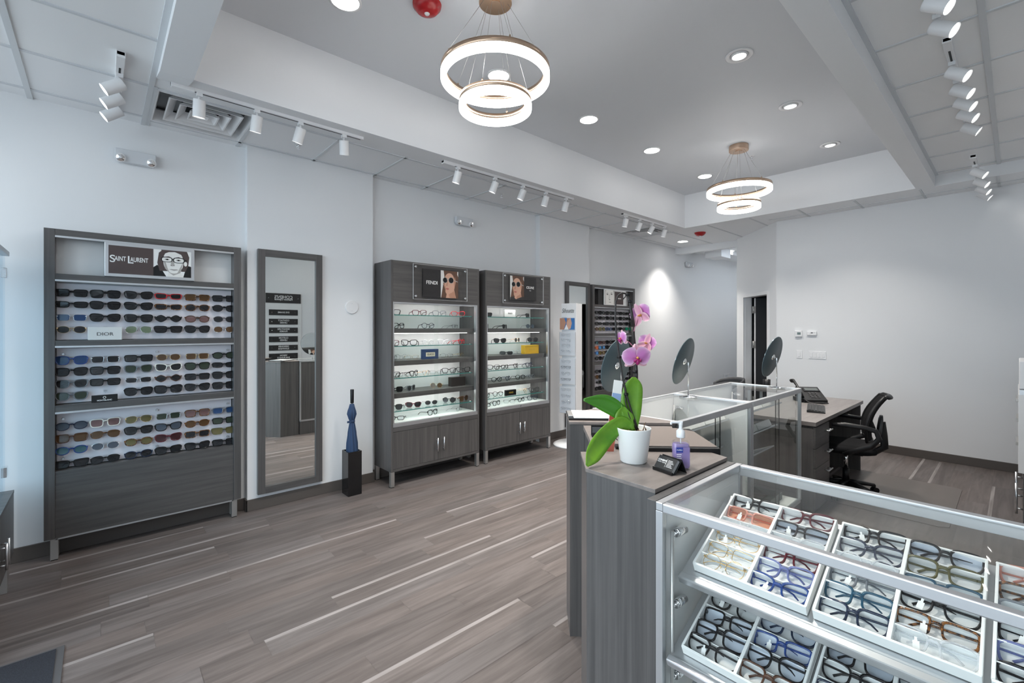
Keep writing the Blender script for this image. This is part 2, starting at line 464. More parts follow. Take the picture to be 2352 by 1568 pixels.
# ceiling: perimeter band, raised tile bays and the central tray
TX = [.258 + .578 * k for k in range(13)]
cb = MB()
ZT = 3.56
cb.box(.25, 11.2, 3.335, 3.605, 3.0, ZT)
cb.box(.25, 11.2, 4.19, YL, 3.0, ZT)
cb.box(TX[1], TX[10], 3.605, 4.19, 3.0, ZT); cb.box(TX[11], 11.2, 3.605, 4.19, 3.0, ZT)
cb.box(TX[0], TX[1], 3.605, 4.19, 3.14, ZT); cb.box(TX[10], TX[11], 3.605, 4.19, 3.14, ZT)
cb.box(6.50, 8.2, .58, 3.335, 3.0, ZT); cb.box(6.55, 8.2, YR, .58, 3.0, ZT)
cb.prism([(YR, 2.942), (3.22, 2.942), (3.46, 3.0), (3.46, ZT), (YR, ZT)], .250, .405, axis='x')
cb.box(.41, 6.50, .58, .73, 3.0, ZT)
cb.box(XF, .25, 3.59, YL, 3.0, ZT)
struct(cb.obj('ceiling_border', CEIL))
struct(box('ceiling_tray', TRAYC_SHADE, .41, 6.50, .73, 3.335, 3.49, 3.56))
struct(MB().box(XF, .25, YR, 3.59, 3.0, 3.05).box(.41, 6.55, YR, .58, 3.12, 3.2).obj('ceiling', TILE))
gt = MB(); t = .011; zz = 2.994
for x in TX[0:12]:
    gt.box(x - t, x + t, 3.58, YL, zz, 3.0)
for y in (3.605, 4.19): gt.box(.27, 8.02, y - t, y + t, zz, 3.0)
for y in (.126, .704, 1.282, 1.86, 2.438, 3.016): gt.box(6.55, min(7.06 + max(0, y - 2.267), 8.0), y - t, y + t, zz, 3.0)
gt.box(6.85, 6.872, YR, 2.3, zz, 3.0)
gt.box(.41, 6.55, .12 - .014, .12 + .014, 3.112, 3.12)
for k in range(-4, 6): gt.box(3.37 + .615 * k - t, 3.37 + .615 * k + t, YR, .58, 3.114, 3.12)
gt.box(.41, 6.55, .556, .58, 3.112, 3.12)
gt.box(-.350, -.322, YR, YL, 2.990, 3.0)
for y in (4.145, 3.59, 3.0, 2.42, 1.84): gt.box(XF, .25, y - t, y + t, zz, 3.0)
gt.box(.222, .25, YR, YL, 2.992, 3.0)
struct(gt.obj('ceiling_tee_grid', TEE))

# shop front with large panes
wf = MB().box(XF - .12, XF, YR, YL, 0, .12).box(XF - .12, XF, YR, YL, 2.85, 3.3)
struct(wf.obj('wall_front', WALL))
ys = [YR, .45, 1.75, 3.05, YL]
for i in range(4):
    w_ = bpy.data.objects.new('window_%d' % (i + 1), None); COL.objects.link(w_); w_.location = (XF, ys[i], .12); struct(w_)
    a, b_ = ys[i], ys[i + 1]
    MB().box(XF - .09, XF - .02, a, a + .05, .12, 2.85).box(XF - .09, XF - .02, b_ - .05, b_, .12, 2.85).box(XF - .09, XF - .02, a + .05, b_ - .05, .12, .17).box(XF - .09, XF - .02, a + .05, b_ - .05, 2.8, 2.85).obj('window_frame', ALU, w_)
    box('window_pane', GLASS, XF - .06, XF - .054, a + .05, b_ - .05, .17, 2.8, w_)
struct(box('pavement', mat('pavement_concrete', (.35, .35, .35), .9), -14, XF - .12, -9, 14, -.1, -.02))

# vinyl baseboards
HB = .095
def bb(name, x0, x1, y0, y1): struct(box(name, BASEB, x0, x1, y0, y1, 0, HB, bevel=.003))
bb('baseboard_left', XF, .896, YL - .012, YL); bb('baseboard_left', .884, .896, 4.213, YL - .012)
bb('baseboard_left', .884, 1.994, 4.213, 4.225); bb('baseboard_left', 1.982, 1.994, 4.225, YL - .012)
bb('baseboard_left', 1.994, 4.30, YL - .012, YL); bb('baseboard_left', 4.30, 5.364, 4.213, 4.225); bb('baseboard_left', 5.364, 11.1, YL - .012, YL)
bb('baseboard_back', XB - .012, XB, YR, 2.262)
for t0, t1 in ((0, .2), (1.05, 1.255)):
    q = box('baseboard_angled', BASEB, t0, t1, 0, .012, 0, HB); q.location = (XB, 2.267, 0); q.rotation_euler = (0, 0, R(45)); struct(q)
bb('baseboard_right', XF, XB - .012, YR, YR + .012)
bb('baseboard_corridor', 7.95, 11.1, 3.16, 3.172)

# ------------------------------------------------------------------ fittings on walls and ceiling
def downlight(x, y, z, label, gimbal=False, grp='round recessed ceiling lights'):
    t = thing('recessed_ceiling_light', label, 'ceiling light', (x, y, z), group=grp)
    if gimbal:
        MB().lathe([(.058, .0), (.092, .0), (.094, -.006), (.088, -.009), (.066, -.004), (.058, .0)], 32).obj('trim_ring', WHITE, t, w=False)
        q = MB().lathe([(.045, .004), (.056, .002), (.056, -.010), (.050, -.016), (.045, -.010)], 28).obj('gimbal_ring', WHITE, t, w=False)
        MB().lathe([(0, -.008), (.046, -.008)], 28).obj('lamp_lens', LAMPW, t, w=False, recalc=False)
    else:
        MB().lathe([(.078, .0), (.096, .0), (.096, -.005), (.082, -.008), (.078, .0)], 32).obj('trim_ring', WHITE, t, w=False)
        MB().lathe([(0, -.0062), (.080, -.0062)], 32).obj('lamp_lens', LAMPW, t, w=False, recalc=False)
    lamp('AREA', (x, y, z - .03), DOWN_W, t, size=.15, spread=95)
    return t
DLX = [1.106, 2.33, 3.456, 4.577, 5.868]
nm = ['in the tray near the red alarm', 'seen through the larger pendant ring', 'third along the tray above the tower cabinets', 'fourth along the tray above the tower cabinets', 'at the far end of the tray near the second pendant']
for x, s_ in zip(DLX, nm): downlight(x, 2.735, 3.49, 'flush round ceiling light ' + s_)
for x, s_ in zip(DLX[2:], ['nearest along the service side', 'middle one along the service side', 'far one along the service side']):
    downlight(x, 1.357, 3.49, 'tilting round ceiling light in the tray, ' + s_, True, 'tilting recessed ceiling lights')
downlight(1.106, 1.357, 3.49, 'tilting round ceiling light in the tray, above the front glass case', True, 'tilting recessed ceiling lights')
downlight(2.33, 1.357, 3.49, 'tilting round ceiling light in the tray, above the reception counter', True, 'tilting recessed ceiling lights')
downlight(7.45, 3.86, 3.0, 'flush round light in the low ceiling before the corridor')
downlight(9.04, 3.73, 3.0, 'flush round light inside the corridor behind the header')
lamp('AREA', (10.3, 3.73, 2.97), DOWN_W * 1.5, None, size=.15)  # added fill light to brighten the corridor end, no fitting modelled

def alarm(x, y, z, label, k=1.0):
    t = thing('alarm_sounder', label, 'alarm', (x, y, z), group='red ceiling alarms')
    MB().lathe([(0.0, -.058 * k), (.035 * k, -.057 * k), (.062 * k, -.045 * k), (.085 * k, -.018 * k), (.088 * k, 0.0)], 36).obj('dome', RED, t, w=False)
    MB().lathe([(0, -.066 * k), (.012 * k, -.064 * k), (.018 * k, -.056 * k), (.018 * k, -.05 * k)], 14).obj('strobe', mat('strobe_clear_plastic', (.8, .8, .8), .1), t, w=False)
alarm(1.492, 2.43, 3.49, 'red round alarm on the tray ceiling beside the near pendant')
alarm(6.976, 3.328, 3.0, 'red dome alarm on the low ceiling near the corridor', .95)

def sprinkler(x, y, z, label):
    t = thing('sprinkler_head', label, 'sprinkler', (x, y, z), group='ceiling sprinkler heads')
    MB().lathe([(0, -.004), (.028, -.003), (.03, 0)], 18).obj('cover_plate', WHITE, t, w=False)
    MB().cyl((0, 0, -.003), (0, 0, -.022), .007, n=8).tube([(.012, 0, -.01), (.014, 0, -.025), (0, 0, -.036), (-.014, 0, -.025), (-.012, 0, -.01)], .0025, 6).cyl((0, 0, -.036), (0, 0, -.039), .014, n=12).obj('deflector', CHROME, t, w=False)
sprinkler(1.2, 3.92, 3.0, 'small sprinkler head on the tile beside the near ceiling vent')
sprinkler(3.33, 3.86, 3.0, 'small sprinkler head on the tile behind the five spotlights')
sprinkler(5.585, 2.052, 3.49, 'small copper sprinkler head on the tray near the far pendant')

def vent(x0, x1, y0, y1, label):
    cx, cy = (x0 + x1) / 2, (y0 + y1) / 2
    t = thing('ceiling_vent', label, 'air vent', (cx, cy, 3.0), group='square ceiling vents')
    hx, hy = (x1 - x0) / 2, (y1 - y0) / 2
    MB().box(x0, x1, y0, y1, 3.10, 3.14).obj('duct', mat('duct_grey', (.30, .31, .32), .7), t)
    MB().cyl((cx + .03, cy + .05, 3.07), (cx + .03, cy + .05, 3.1), .15, n=24).obj('duct_throat', DARKHOLE, t)
    f = MB()
    def ring(a, b, za, zb, m=0):
        vs = []
        for (q, z) in ((a, za), (b, zb)):
            vs += [(cx - hx * q, cy - hy * q, z), (cx + hx * q, cy - hy * q, z), (cx + hx * q, cy + hy * q, z), (cx - hx * q, cy + hy * q, z)]
        f.add(vs, [(i, (i + 1) % 4, 4 + (i + 1) % 4, 4 + i) for i in range(4)], m)
    ring(1.0, .93, 2.996, 2.996); ring(.93, .86, 2.996, 3.075)
    f.obj('frame', WHITE, t)
    for a in (.74, .52, .30):
        f = MB(); ring(a, a - .03, 2.997, 2.997); ring(a - .03, a - .19, 2.997, 3.050); ring(a, a - .16, 3.0, 3.053); f.obj('louver', WHITE, t)
    f = MB(); f.box(cx - hx * .10, cx + hx * .10, cy - hy * .10, cy + hy * .10, 2.998, 3.003); f.obj('louver', WHITE, t)
vent(TX[0], TX[1], 3.61, 4.185, 'square louvred ceiling vent behind the four spotlights over the wide rack')
vent(TX[10], TX[11], 3.61, 4.185, 'square louvred ceiling vent over the far rack beside the corridor')

def emergency(x, y, z, label, wd=.23):
    t = thing('emergency_light', label, 'emergency light', (x, y, z), group='twin lamp emergency lights')
    MB().prism([(-wd / 2, .045), (wd / 2, .045), (wd / 2, -.02), (wd / 2 - .02, -.045), (-wd / 2 + .02, -.045), (-wd / 2, -.02)], -.045, 0, axis='y').obj('housing', mat('emergency_light_housing', (.66, .68, .71), .45), t, w=False, bevel=.004)
    for s_ in (-1, 1):
        h = MB().cyl((s_ * (wd / 2 - .03), -.04, -.018), (s_ * (wd / 2 - .03), -.062, -.026), .028, .03, 20).obj('lamp_head', WHITE, t, w=False)
        MB().lathe([(0, .006), (.012, .003), (.024, 0)], 16).xf(Matrix.Translation((s_ * (wd / 2 - .03), -.064, -.0266)) @ Matrix.Rotation(R(108), 4, 'X')).obj('reflector', CHROME, h, w=False)
emergency(.193, 4.29, 2.728, 'twin lamp emergency light on the wall above the wide rack')
emergency(3.109, 4.29, 2.726, 'twin lamp emergency light on the wall above the tower cabinets')
emergency(8.488, 4.29, 2.735, 'twin lamp emergency light on the corridor wall')

t = thing('wall_cover_plate', 'round white blank cover plate on the pier above the umbrella', 'wall plate', (1.77, 4.225, 1.70))
MB().cyl((1.77, 4.225, 1.70), (1.77, 4.214, 1.70), .063, .060, 32).obj('cover', WHITE, t, bevel=.001)
MB().cyl((1.77, 4.2145, 1.735), (1.77, 4.213, 1.735), .004, n=8).cyl((1.77, 4.2145, 1.665), (1.77, 4.213, 1.665), .004, n=8).obj('screw', ALU, t)

t = thing('thermostat', 'square white thermostat with small grey display on the back wall', 'thermostat', (XB, 1.99, 1.43))
box('housing', WHITE, XB - .025, XB, 1.948, 2.034, 1.388, 1.472, t, bevel=.005)
box('display', mat('thermostat_lcd', (.16, .21, .20), .25), XB - .0262, XB - .024, 1.962, 2.004, 1.415, 1.448, t)
t = thing('sensor_box', 'flat white wall sensor beside the thermostat', 'sensor', (XB, 1.834, 1.435))
box('housing', WHITE, XB - .022, XB, 1.778, 1.892, 1.406, 1.464, t, bevel=.006)
MB().box(XB - .0232, XB - .021, 1.82, 1.845, 1.436, 1.446).box(XB - .0232, XB - .021, 1.803, 1.808, 1.438, 1.443).obj('indicator', BLACK, t)
t = thing('light_switch', 'single white rocker switch plate below the thermostat', 'switch', (XB, 1.985, 1.15))
box('cover_plate', WHITE, XB - .006, XB, 1.948, 2.02, 1.093, 1.205, t, bevel=.003)
box('rocker', WHITE, XB - .010, XB - .005, 1.969, 2.0, 1.117, 1.182, t, bevel=.002)
t = thing('light_switch', 'four gang white rocker switch plate beside the single switch', 'switch', (XB, 1.772, 1.148))
box('cover_plate', WHITE, XB - .006, XB, 1.675, 1.872, 1.095, 1.198, t, bevel=.003)
for k in range(4): box('rocker', WHITE, XB - .010, XB - .005, 1.690 + .046 * k, 1.719 + .046 * k, 1.118, 1.178, t, bevel=.002)
t = thing('wall_outlet', 'small white outlet low on the corridor wall', 'outlet', (10.25, YL, .45))
box('cover_plate', WHITE, 10.1, 10.4, YL - .01, YL, .36, .50, t, bevel=.003)
MB().box(10.2, 10.3, YL - .012, YL - .009, .44, .47).box(10.2, 10.3, YL - .012, YL - .009, .39, .42).obj('socket', TEE, t)
t = thing('access_box', 'white equipment box hanging under the corridor ceiling', 'box', (8.7, 3.80, 3.0))
box('housing', WHITE, 8.52, 8.92, 3.66, 3.97, 2.83, 2.9995, t, bevel=.008)
box('conduit', WHITE, 8.92, 10.9, 3.70, 3.82, 2.93, 2.9995, t)

# track lighting -----------------------------------------------------------------
def spot_head(t, p, aim, name='spot_head', r=.034, ln=.105, stem=.05, on=True, power=SPOT_W):
    """adapter + stem + can; p = point on the track underside"""
    p = Vector(p); a = Vector(aim).normalized()
    h = MB().box(p.x - .016, p.x + .016, p.y - .016, p.y + .016, p.z - .022, p.z).cyl(p + Vector((0, 0, -.02)), p + Vector((0, 0, -stem)), .007, n=10).obj('adapter', WHITE, t)
    c = p + Vector((0, 0, -stem - .012))
    MB().cyl(c - a * .02, c + a * (ln - .02), r, r, 28, cap=False).obj(name, WHITE, t)
    MB().cyl(c - a * .0205, c - a * .018, r, r, 28).obj('end_cap', WHITE, t)
    MB().cyl(c + a * (ln - .0195), c + a * (ln - .025), r * 1.002, r * .84, 28, cap=False).obj('baffle_rim', WHITE, t)
    e = c + a * (ln - .027)
    MB().cyl(e, e - a * .002, r * .90, n=24).obj('lamp_lens', SPOTW if on else WHITE, t)
    if on:
        lamp('SPOT', e + a * .01, power, t, look_rot(a), angle=80, blend=.9)

def track(x0, x1, y, z, label, heads, along='x', grp='white ceiling spotlight tracks'):
    t = thing('track_light', label, 'track light', ((x0 + x1) / 2 if along == 'x' else y, y if along == 'x' else (x0 + x1) / 2, z), group=grp)
    if along == 'x':
        MB().box(x0, x1, y - .018, y + .018, z - .022, z).obj('track_rail', WHITE, t, bevel=.002)
        MB().box(x0 + .02, x1 - .02, y - .005, y + .005, z - .0228, z - .0215).obj('track_slot', BLACK, t)
        MB().box(x0, x0 + .12, y - .02, y + .02, z - .03, z - .0).obj('feed_box', WHITE, t, bevel=.003)
    else:
        MB().box(y - .018, y + .018, x0, x1, z - .022, z).obj('track_rail', WHITE, t, bevel=.002)
        MB().box(y - .005, y + .005, x0 + .13, x1 - .02, z - .0228, z - .0215).obj('track_slot', BLACK, t)
        MB().box(y - .02, y + .02, x0, x0 + .14, z - .034, z).obj('feed_box', WHITE, t, bevel=.003)
    for (q, aim) in heads:
        spot_head(t, (q, y, z - .022) if along == 'x' else (y, q, z - .022), aim)
    return t
track(.32, 1.535, 3.45, 3.0, 'ceiling track with four white spotlights before the near vent', [(.465, (0, .25, -1)), (.79, (-.05, .3, -1)), (1.07, (-.18, .35, -1)), (1.385, (.18, .35, -1))])
track(2.27, 4.05, 3.435, 3.0, 'ceiling track with five white spotlights above the tower cabinets', [(2.437, (-.12, .3, -1)), (2.88, (-.2, .35, -1)), (3.257, (-.2, .38, -1)), (3.603, (-.08, .35, -1)), (3.932, (-.03, .35, -1))])
track(5.04, 6.13, 3.44, 3.0, 'ceiling track with four white spotlights before the far vent', [(5.121, (0, .25, -1)), (5.45, (-.1, .4, -1)), (5.77, (-.3, .5, -1)), (6.10, (-.03, .3, -1))])
track(3.25, 4.15, .085, 3.0, 'short ceiling track with three tilted spotlights over the wide rack', [(3.50, (-.82, .05, -.60)), (3.72, (-.82, .05, -.60)), (3.945, (-.82, .05, -.65))], along='y')
AIM = (-.12, -.78, -.60)
track(2.2, 3.30, .275, 3.12, 'ceiling track with two lit spotlights at the picture edge over the service side', [(2.92, AIM), (3.17, AIM)])
track(3.50, 5.15, .262, 3.12, 'ceiling track with five lit spotlights over the service side', [(3.80, AIM), (4.10, AIM), (4.35, AIM), (4.60, AIM), (4.92, (.05, -.8, -.58))])
track(5.60, 7.0, .255, 3.0, 'ceiling track with four spotlights near the back wall', [(5.87, AIM), (6.28, AIM), (6.62, AIM), (6.90, (.0, -.75, -.6))])

# ring pendants --------------------------------------------------------------------
def pendant(x, y, label):
    t = thing('ring_pendant', label, 'pendant light', (x, y, 3.49), group='double ring pendant lights')
    MB().cyl((0, 0, 0), (0, 0, -.058), .098, n=40).obj('canopy', BRASS, t, w=False, bevel=.003)
    MB().cyl((0, 0, -.058), (0, 0, -.064), .035, n=20).obj('boss', BRASS, t, w=False)
    for r, z0, z1, nc, cr in ((.322, 2.967, 3.042, 5, .075), (.2145, 2.795, 2.868, 4, .05)):
        a, b = z0 - 3.49, z1 - 3.49
        g = MB().lathe([(r, b), (r, b - .030), (r - .006, b - .030), (r - .030, b - .030), (r - .030, b)], 72, closed=True).obj('ring_band', BRASS, t, w=False)
        MB().lathe([(r - .001, b - .030), (r + .001, b - .034), (r + .001, a + .004), (r - .004, a), (r - .026, a), (r - .031, a + .004), (r - .031, b - .034), (r - .029, b - .030)], 72, closed=True).obj('ring_diffuser', RINGW, t, w=False)
        for i in range(nc):
            th = 2 * PI * i / nc + .5
            c, s_ = math.cos(th), math.sin(th); rr = r - .015
            q = MB().cyl((c * rr, s_ * rr, b), (c * rr, s_ * rr, b + .018), .005, n=8)
            q.obj('cable_grip', BRASS, t, w=False)
            MB().cyl((c * rr, s_ * rr, b + .017), (c * cr, s_ * cr, -.058), .0011, n=5).obj('cable', STEEL, t, w=False)
pendant(1.75, 2.085, 'bronze pendant of two lit rings hanging nearer the wide rack')
pendant(5.17, 2.035, 'bronze pendant of two lit rings hanging at the far end')
# ------------------------------------------------------------------ spectacles
SH = {  # half width, half height, superellipse exponent, taper, outer lift, rim thickness
    'rectangular': (.0272, .0185, 4.5, .06, .000, .0034), 'square': (.0270, .0215, 3.8, .08, .000, .0036),
    'wayfarer': (.0272, .0212, 3.0, .14, .003, .0036), 'cat-eye': (.0272, .0195, 2.9, .16, .007, .0036),
    'round': (.0240, .0235, 2.0, .0, .0, .0030), 'oval': (.0265, .0198, 2.2, .04, .0, .0036),
    'aviator': (.0280, .0225, 2.4, .10, -.004, .0016), 'narrow': (.0275, .0142, 3.6, .08, .003, .0036),
    'shield': (.0300, .0195, 4.0, .16, .002, .0030), 'hexagonal': (.0275, .0195, 1.45, .04, .002, .0034),
    'butterfly': (.0285, .0215, 3.2, .10, .005, .0040)}
MESH = {}

def lens_outline(shape, n=22, grow=0.0):
    a, b, e, tp, lift, t = SH[shape]; pts = []
    for i in range(n):
        th = 2 * PI * i / n
        c, s_ = math.cos(th), math.sin(th)
        x = math.copysign(abs(c) ** (2 / e), c); z = math.copysign(abs(s_) ** (2 / e), s_)
        zz = z * (b + grow)
        xx = x * (a + grow) * (1 + tp * z) + tp * .5 * a * z * .4
        if z > 0: zz += lift * (x + 1) / 2 * z
        if shape == 'aviator' and z < 0: xx += .004 * -z
        pts.append((xx, zz))
    return pts

def glasses_meshes(shape, style, fold):
    """style: acetate or wire. Returns (front, lens_r, lens_l, temple_r, temple_l) meshes, front facing -y"""
    key = (shape, style, fold)
    if key in MESH: return MESH[key]
    a, b, e, tp, lift, t = SH[shape]
    t = t * 1.32 if style == 'acetate' else (.0013 if style == 'wire' else .0006)
    d = .0042 if style == 'acetate' else .0016
    br = .0165; cx = a + t + br / 2; n = 22
    inn, outl = lens_outline(shape, n), lens_outline(shape, n, t)
    fr = MB(); lens = []
    for s_ in (1, -1):
        vs = []
        for (ring, y) in ((outl, -d / 2), (inn, -d / 2), (inn, d / 2), (outl, d / 2)):
            vs += [(s_ * (cx + x), y + .006 * ((cx + x) / .07) ** 2, z) for x, z in ring]
        fs = []
        for k in range(4):
            p, q = k * n, ((k + 1) % 4) * n
            fs += [(p + j, p + (j + 1) % n, q + (j + 1) % n, q + j) for j in range(n)]
        fr.add(vs, fs, 0, True)
        l = MB(); l.add([(s_ * (cx + x), .006 * ((cx + x) / .07) ** 2, z) for x, z in inn], [list(range(n))[::(1 if s_ < 0 else -1)]], 0)
        lens.append(l.obj('lens', GLASS, None, recalc=False))
    zb = b * .42; bt = max(t * .75, .001)
    fr.tube([(-br / 2 - t * .6, 0, zb - .001), (-br / 4, -.001, zb + .0025), (br / 4, -.001, zb + .0025), (br / 2 + t * .6, 0, zb - .001)], bt * 1.15, 8)
    W_ = 2 * a + 2 * t + br / 2; zh = b * .45 + lift * .6; yo = .006 * (W_ / .07) ** 2
    for s_ in (1, -1):
        fr.box(min(s_ * (W_ - .005), s_ * (W_ + .002)), max(s_ * (W_ - .005), s_ * (W_ + .002)), yo - .003, yo + .009, zh - bt * 1.2 - .001, zh + bt * 1.2 + .001)
        if style != 'acetate': fr.tube([(s_ * (br / 2), .002, -.001), (s_ * (br / 2 - .002), .006, -.004), (s_ * (br / 2 - .001), .006, -.008)], [.0008, .0018, .0014], 6)
    tm = []
    tw = .0030 if style == 'acetate' else .0011
    for s_ in (1, -1):
        q = MB(); x = s_ * (W_ + .0005); y = yo + .008
        if fold:
            yy = y + (.002 if s_ > 0 else .008)
            q.tube([(x, y - .001, zh), (x - s_ * .006, yy, zh), (x - s_ * .085, yy + .002, zh - .001), (x - s_ * .105, yy + .001, zh - .008), (x - s_ * .120, yy - .001, zh - .020)], [tw, tw, tw * .9, tw * .9, tw * 1.1], 8)
        else:
            q.tube([(x, y - .002, zh), (x - s_ * .001, y + .08, zh), (x - s_ * .003, y + .098, zh - .006), (x - s_ * .006, y + .128, zh - .030)], [tw, tw * .85, tw * .9, tw * 1.1], 8)
        tm.append(q.obj('temple', BLACK, None))
    f = fr.obj('frame', BLACK, None)
    out = (f.data, lens[0].data, lens[1].data, tm[0].data, tm[1].data)
    for o in [f] + lens + tm: bpy.data.objects.remove(o)
    MESH[key] = out
    return out

def simple_mesh(shape, style, fold):
    key = (shape, style, fold, 's')
    if key in MESH: return MESH[key]
    bm = bmesh.new(); src = glasses_meshes(shape, style, fold)
    for i, me in enumerate(src):
        n0 = len(bm.faces); bm.from_mesh(me); bm.faces.ensure_lookup_table()
        for f in bm.faces[n0:]: f.material_index = 1 if i in (1, 2) else 0
    me = bpy.data.meshes.new('spectacles'); bm.to_mesh(me); bm.free()
    me.materials.append(BLACK); me.materials.append(GLASS); MESH[key] = me
    return me

def place(o, me, mats):
    for i, q in enumerate(mats):
        o.material_slots[i].link = 'OBJECT'; o.material_slots[i].material = q

def glasses(name, shape, style, fold, fm, lm, M, label, cat, group, tm=None, simple=False, sc=1.0):
    loc, rot = M.to_translation(), M.to_euler()
    if simple:
        o = bpy.data.objects.new(name, simple_mesh(shape, style, fold)); COL.objects.link(o)
        place(o, o.data, [fm, lm]); o.location = loc; o.rotation_euler = rot; o.scale = (sc,) * 3
        return tag(o, label, cat, group)
    t = thing(name, label, cat, loc, rot, group); t.scale = (sc,) * 3
    ms = glasses_meshes(shape, style, fold)
    for nm_, me, q in zip(('frame', 'lens', 'lens', 'temple', 'temple'), ms, (fm, lm, lm, tm or fm, tm or fm)):
        c = bpy.data.objects.new(nm_, me); COL.objects.link(c); c.parent = t; place(c, me, [q])
    return t

ACE = {'black': mat('black_acetate', (.006, .006, .007), .2, spec=.35), 'tortoise': spotty_mat('tortoise_acetate', (.025, .010, .005), (.24, .09, .02), 160),
       'brown': mat('brown_acetate', (.085, .035, .018), .15), 'red': mat('red_acetate', (.55, .010, .020), .2), 'white': mat('cream_acetate', (.80, .76, .68), .25),
       'navy': mat('navy_acetate', (.010, .018, .045), .12), 'blue': mat('blue_acetate', (.020, .055, .22), .15), 'grey': mat('smoke_acetate', (.16, .17, .19), .15),
       'burgundy': mat('burgundy_acetate', (.10, .010, .018), .15), 'pink': mat('blush_acetate', (.62, .26, .20), .2), 'violet': mat('violet_acetate', (.13, .15, .33), .2),
       'green': mat('green_acetate', (.03, .16, .09), .2), 'orange': mat('orange_acetate', (.55, .12, .02), .2), 'olive': mat('olive_acetate', (.10, .09, .03), .2),
       'gold': mat('gold_wire', (.80, .56, .28), .2, 1.0), 'silver': mat('silver_wire', (.78, .78, .79), .2, 1.0), 'gunmetal': mat('gunmetal_wire', (.08, .08, .09), .25, .9),
       'clear': mat('crystal_acetate', (.72, .74, .77), .1, trans=.0, alpha=.38), 'teal': mat('deep_teal_acetate', (.015, .07, .12), .15)}
def dark_lens(name, c, a=.97): return mat(name, c, .10, alpha=a, spec=.32)
LENS = {'dark': dark_lens('dark_grey_lens', (.014, .014, .016)), 'brown': dark_lens('brown_lens', (.085, .042, .016)), 'blue': dark_lens('mirror_blue_lens', (.018, .055, .15)),
        'green': dark_lens('green_lens', (.028, .040, .026)), 'pale green': dark_lens('pale_green_lens', (.13, .19, .10), .8), 'rose': dark_lens('rose_lens', (.17, .09, .085), .85),
        'olive': dark_lens('olive_lens', (.12, .10, .035), .9), 'slate': dark_lens('slate_lens', (.055, .070, .095), .9), 'teal': dark_lens('teal_lens', (.035, .105, .125), .9),
        'wine': dark_lens('wine_lens', (.045, .012, .014)), 'orange': dark_lens('mirror_orange_lens', (.40, .075, .015)), 'mirror': dark_lens('mirror_sky_lens', (.06, .22, .48)),
        'emerald': dark_lens('mirror_emerald_lens', (.01, .22, .12)), 'clear': glass_mat('clear_lens', (.95, .96, .97), 1.35), 'coated': glass_mat('blue_coated_lens', (.86, .90, .97), 2.0, .02, (.30, .48, 1.0)),
        'peach': glass_mat('peach_lens', (.93, .62, .48), 1.4)}
ORD = ['first', 'second', 'third', 'fourth', 'fifth', 'sixth']
COLX = [-.139, .029, .207, .378, .556, .732]
ROWZ = [[1.736, 1.658, 1.572, 1.492], [1.287, 1.211, 1.131, 1.050], [.852, .772, .691, .601]]

# ------------------------------------------------------------------ wall racks for sunglasses
def make_rack():
    x0, x1, yf, yb = -.266, .840, 4.165, 4.288
    t = thing('eyewear_wall_rack', 'wide grey laminate wall rack with three sunglasses panels, next to the umbrella pier', 'display rack', ((x0 + x1) / 2, 4.23, 0), group='grey sunglasses wall racks')
    box('side_panel', LAMV, x0, x0 + .051, yf, yb, .140, 2.145, t, bevel=.0015)
    box('side_panel', LAMV, x1 - .051, x1, yf, yb, .140, 2.145, t, bevel=.0015)
    a, b = x0 + .051, x1 - .051
    box('top_rail', LAMH, a, b, yf + .002, yb, 2.103, 2.145, t, bevel=.001)
    box('back_panel', WHITEM, a, b, yb - .018, yb, .55, 2.103, t)
    for z0, z1 in ((1.818, 1.856), (1.386, 1.421), (.957, .999)):
        box('shelf', LAMH, a, b, yf + .002, yb - .018, z0, z1, t, bevel=.001)
    for z in (2.103, 1.818, 1.386, .957):
        box('light_channel', ALUW, a, b, yf + .002, yf + .022, z - .012, z, t)
    for z0, z1 in ((1.421, 1.806), (.999, 1.374), (.575, .945)):
        p = box('lilac_panel', LILAC, a + .004, b - .004, 4.246, 4.256, z0 + .004, z1 - .006, t)
        for px in (a + .035, (a + b) / 2 + .025, b - .03):
            for pz in (z0 + .06, z1 - .045):
                MB().cyl((px, 4.2455, pz), (px, 4.236, pz), .0085, .007, 14).obj('fixing_cap', ALUW, p)
    box('base_panel', LAMH, a, b, yf + .008, yf + .026, .140, .572, t, bevel=.001)
    box('base_shelf', LAMH, a, b, yf + .026, yb - .018, .548, .572, t)
    box('bottom_trim', ALUW, a, b, yf + .006, yf + .05, .130, .140, t)
    for lx in (-.237, .776):
        for ly in (yf + .006, yb - .045): box('leg', STEEL, lx, lx + .037, ly, ly + .037, .006, .140, t, bevel=.001)
        for ly in (yf + .006, yb - .045): box('foot_pad', BLACK, lx + .003, lx + .034, ly + .003, ly + .034, 0, .006, t)
    return t
rack1 = make_rack()
DX2 = 5.618
pegm = MB().cyl((0, .0, 0), (0, .038, 0), .0022, n=8).box(-.010, .010, .030, .038, .004, .016).obj('display_peg', ACRYL, None)
pegd = pegm.data; bpy.data.objects.remove(pegm)
for rows in ROWZ:
    for z in rows:
        for x in COLX:
            c = bpy.data.objects.new('display_peg', pegd); COL.objects.link(c); c.parent = rack1
            c.location = Vector((x, 4.208, z + .0075)) - rack1.location
rack2 = dup(rack1, loc=rack1.location + Vector((DX2, 0, 0)), label='farther grey laminate wall rack of sunglasses behind the orchid, next to the corridor')

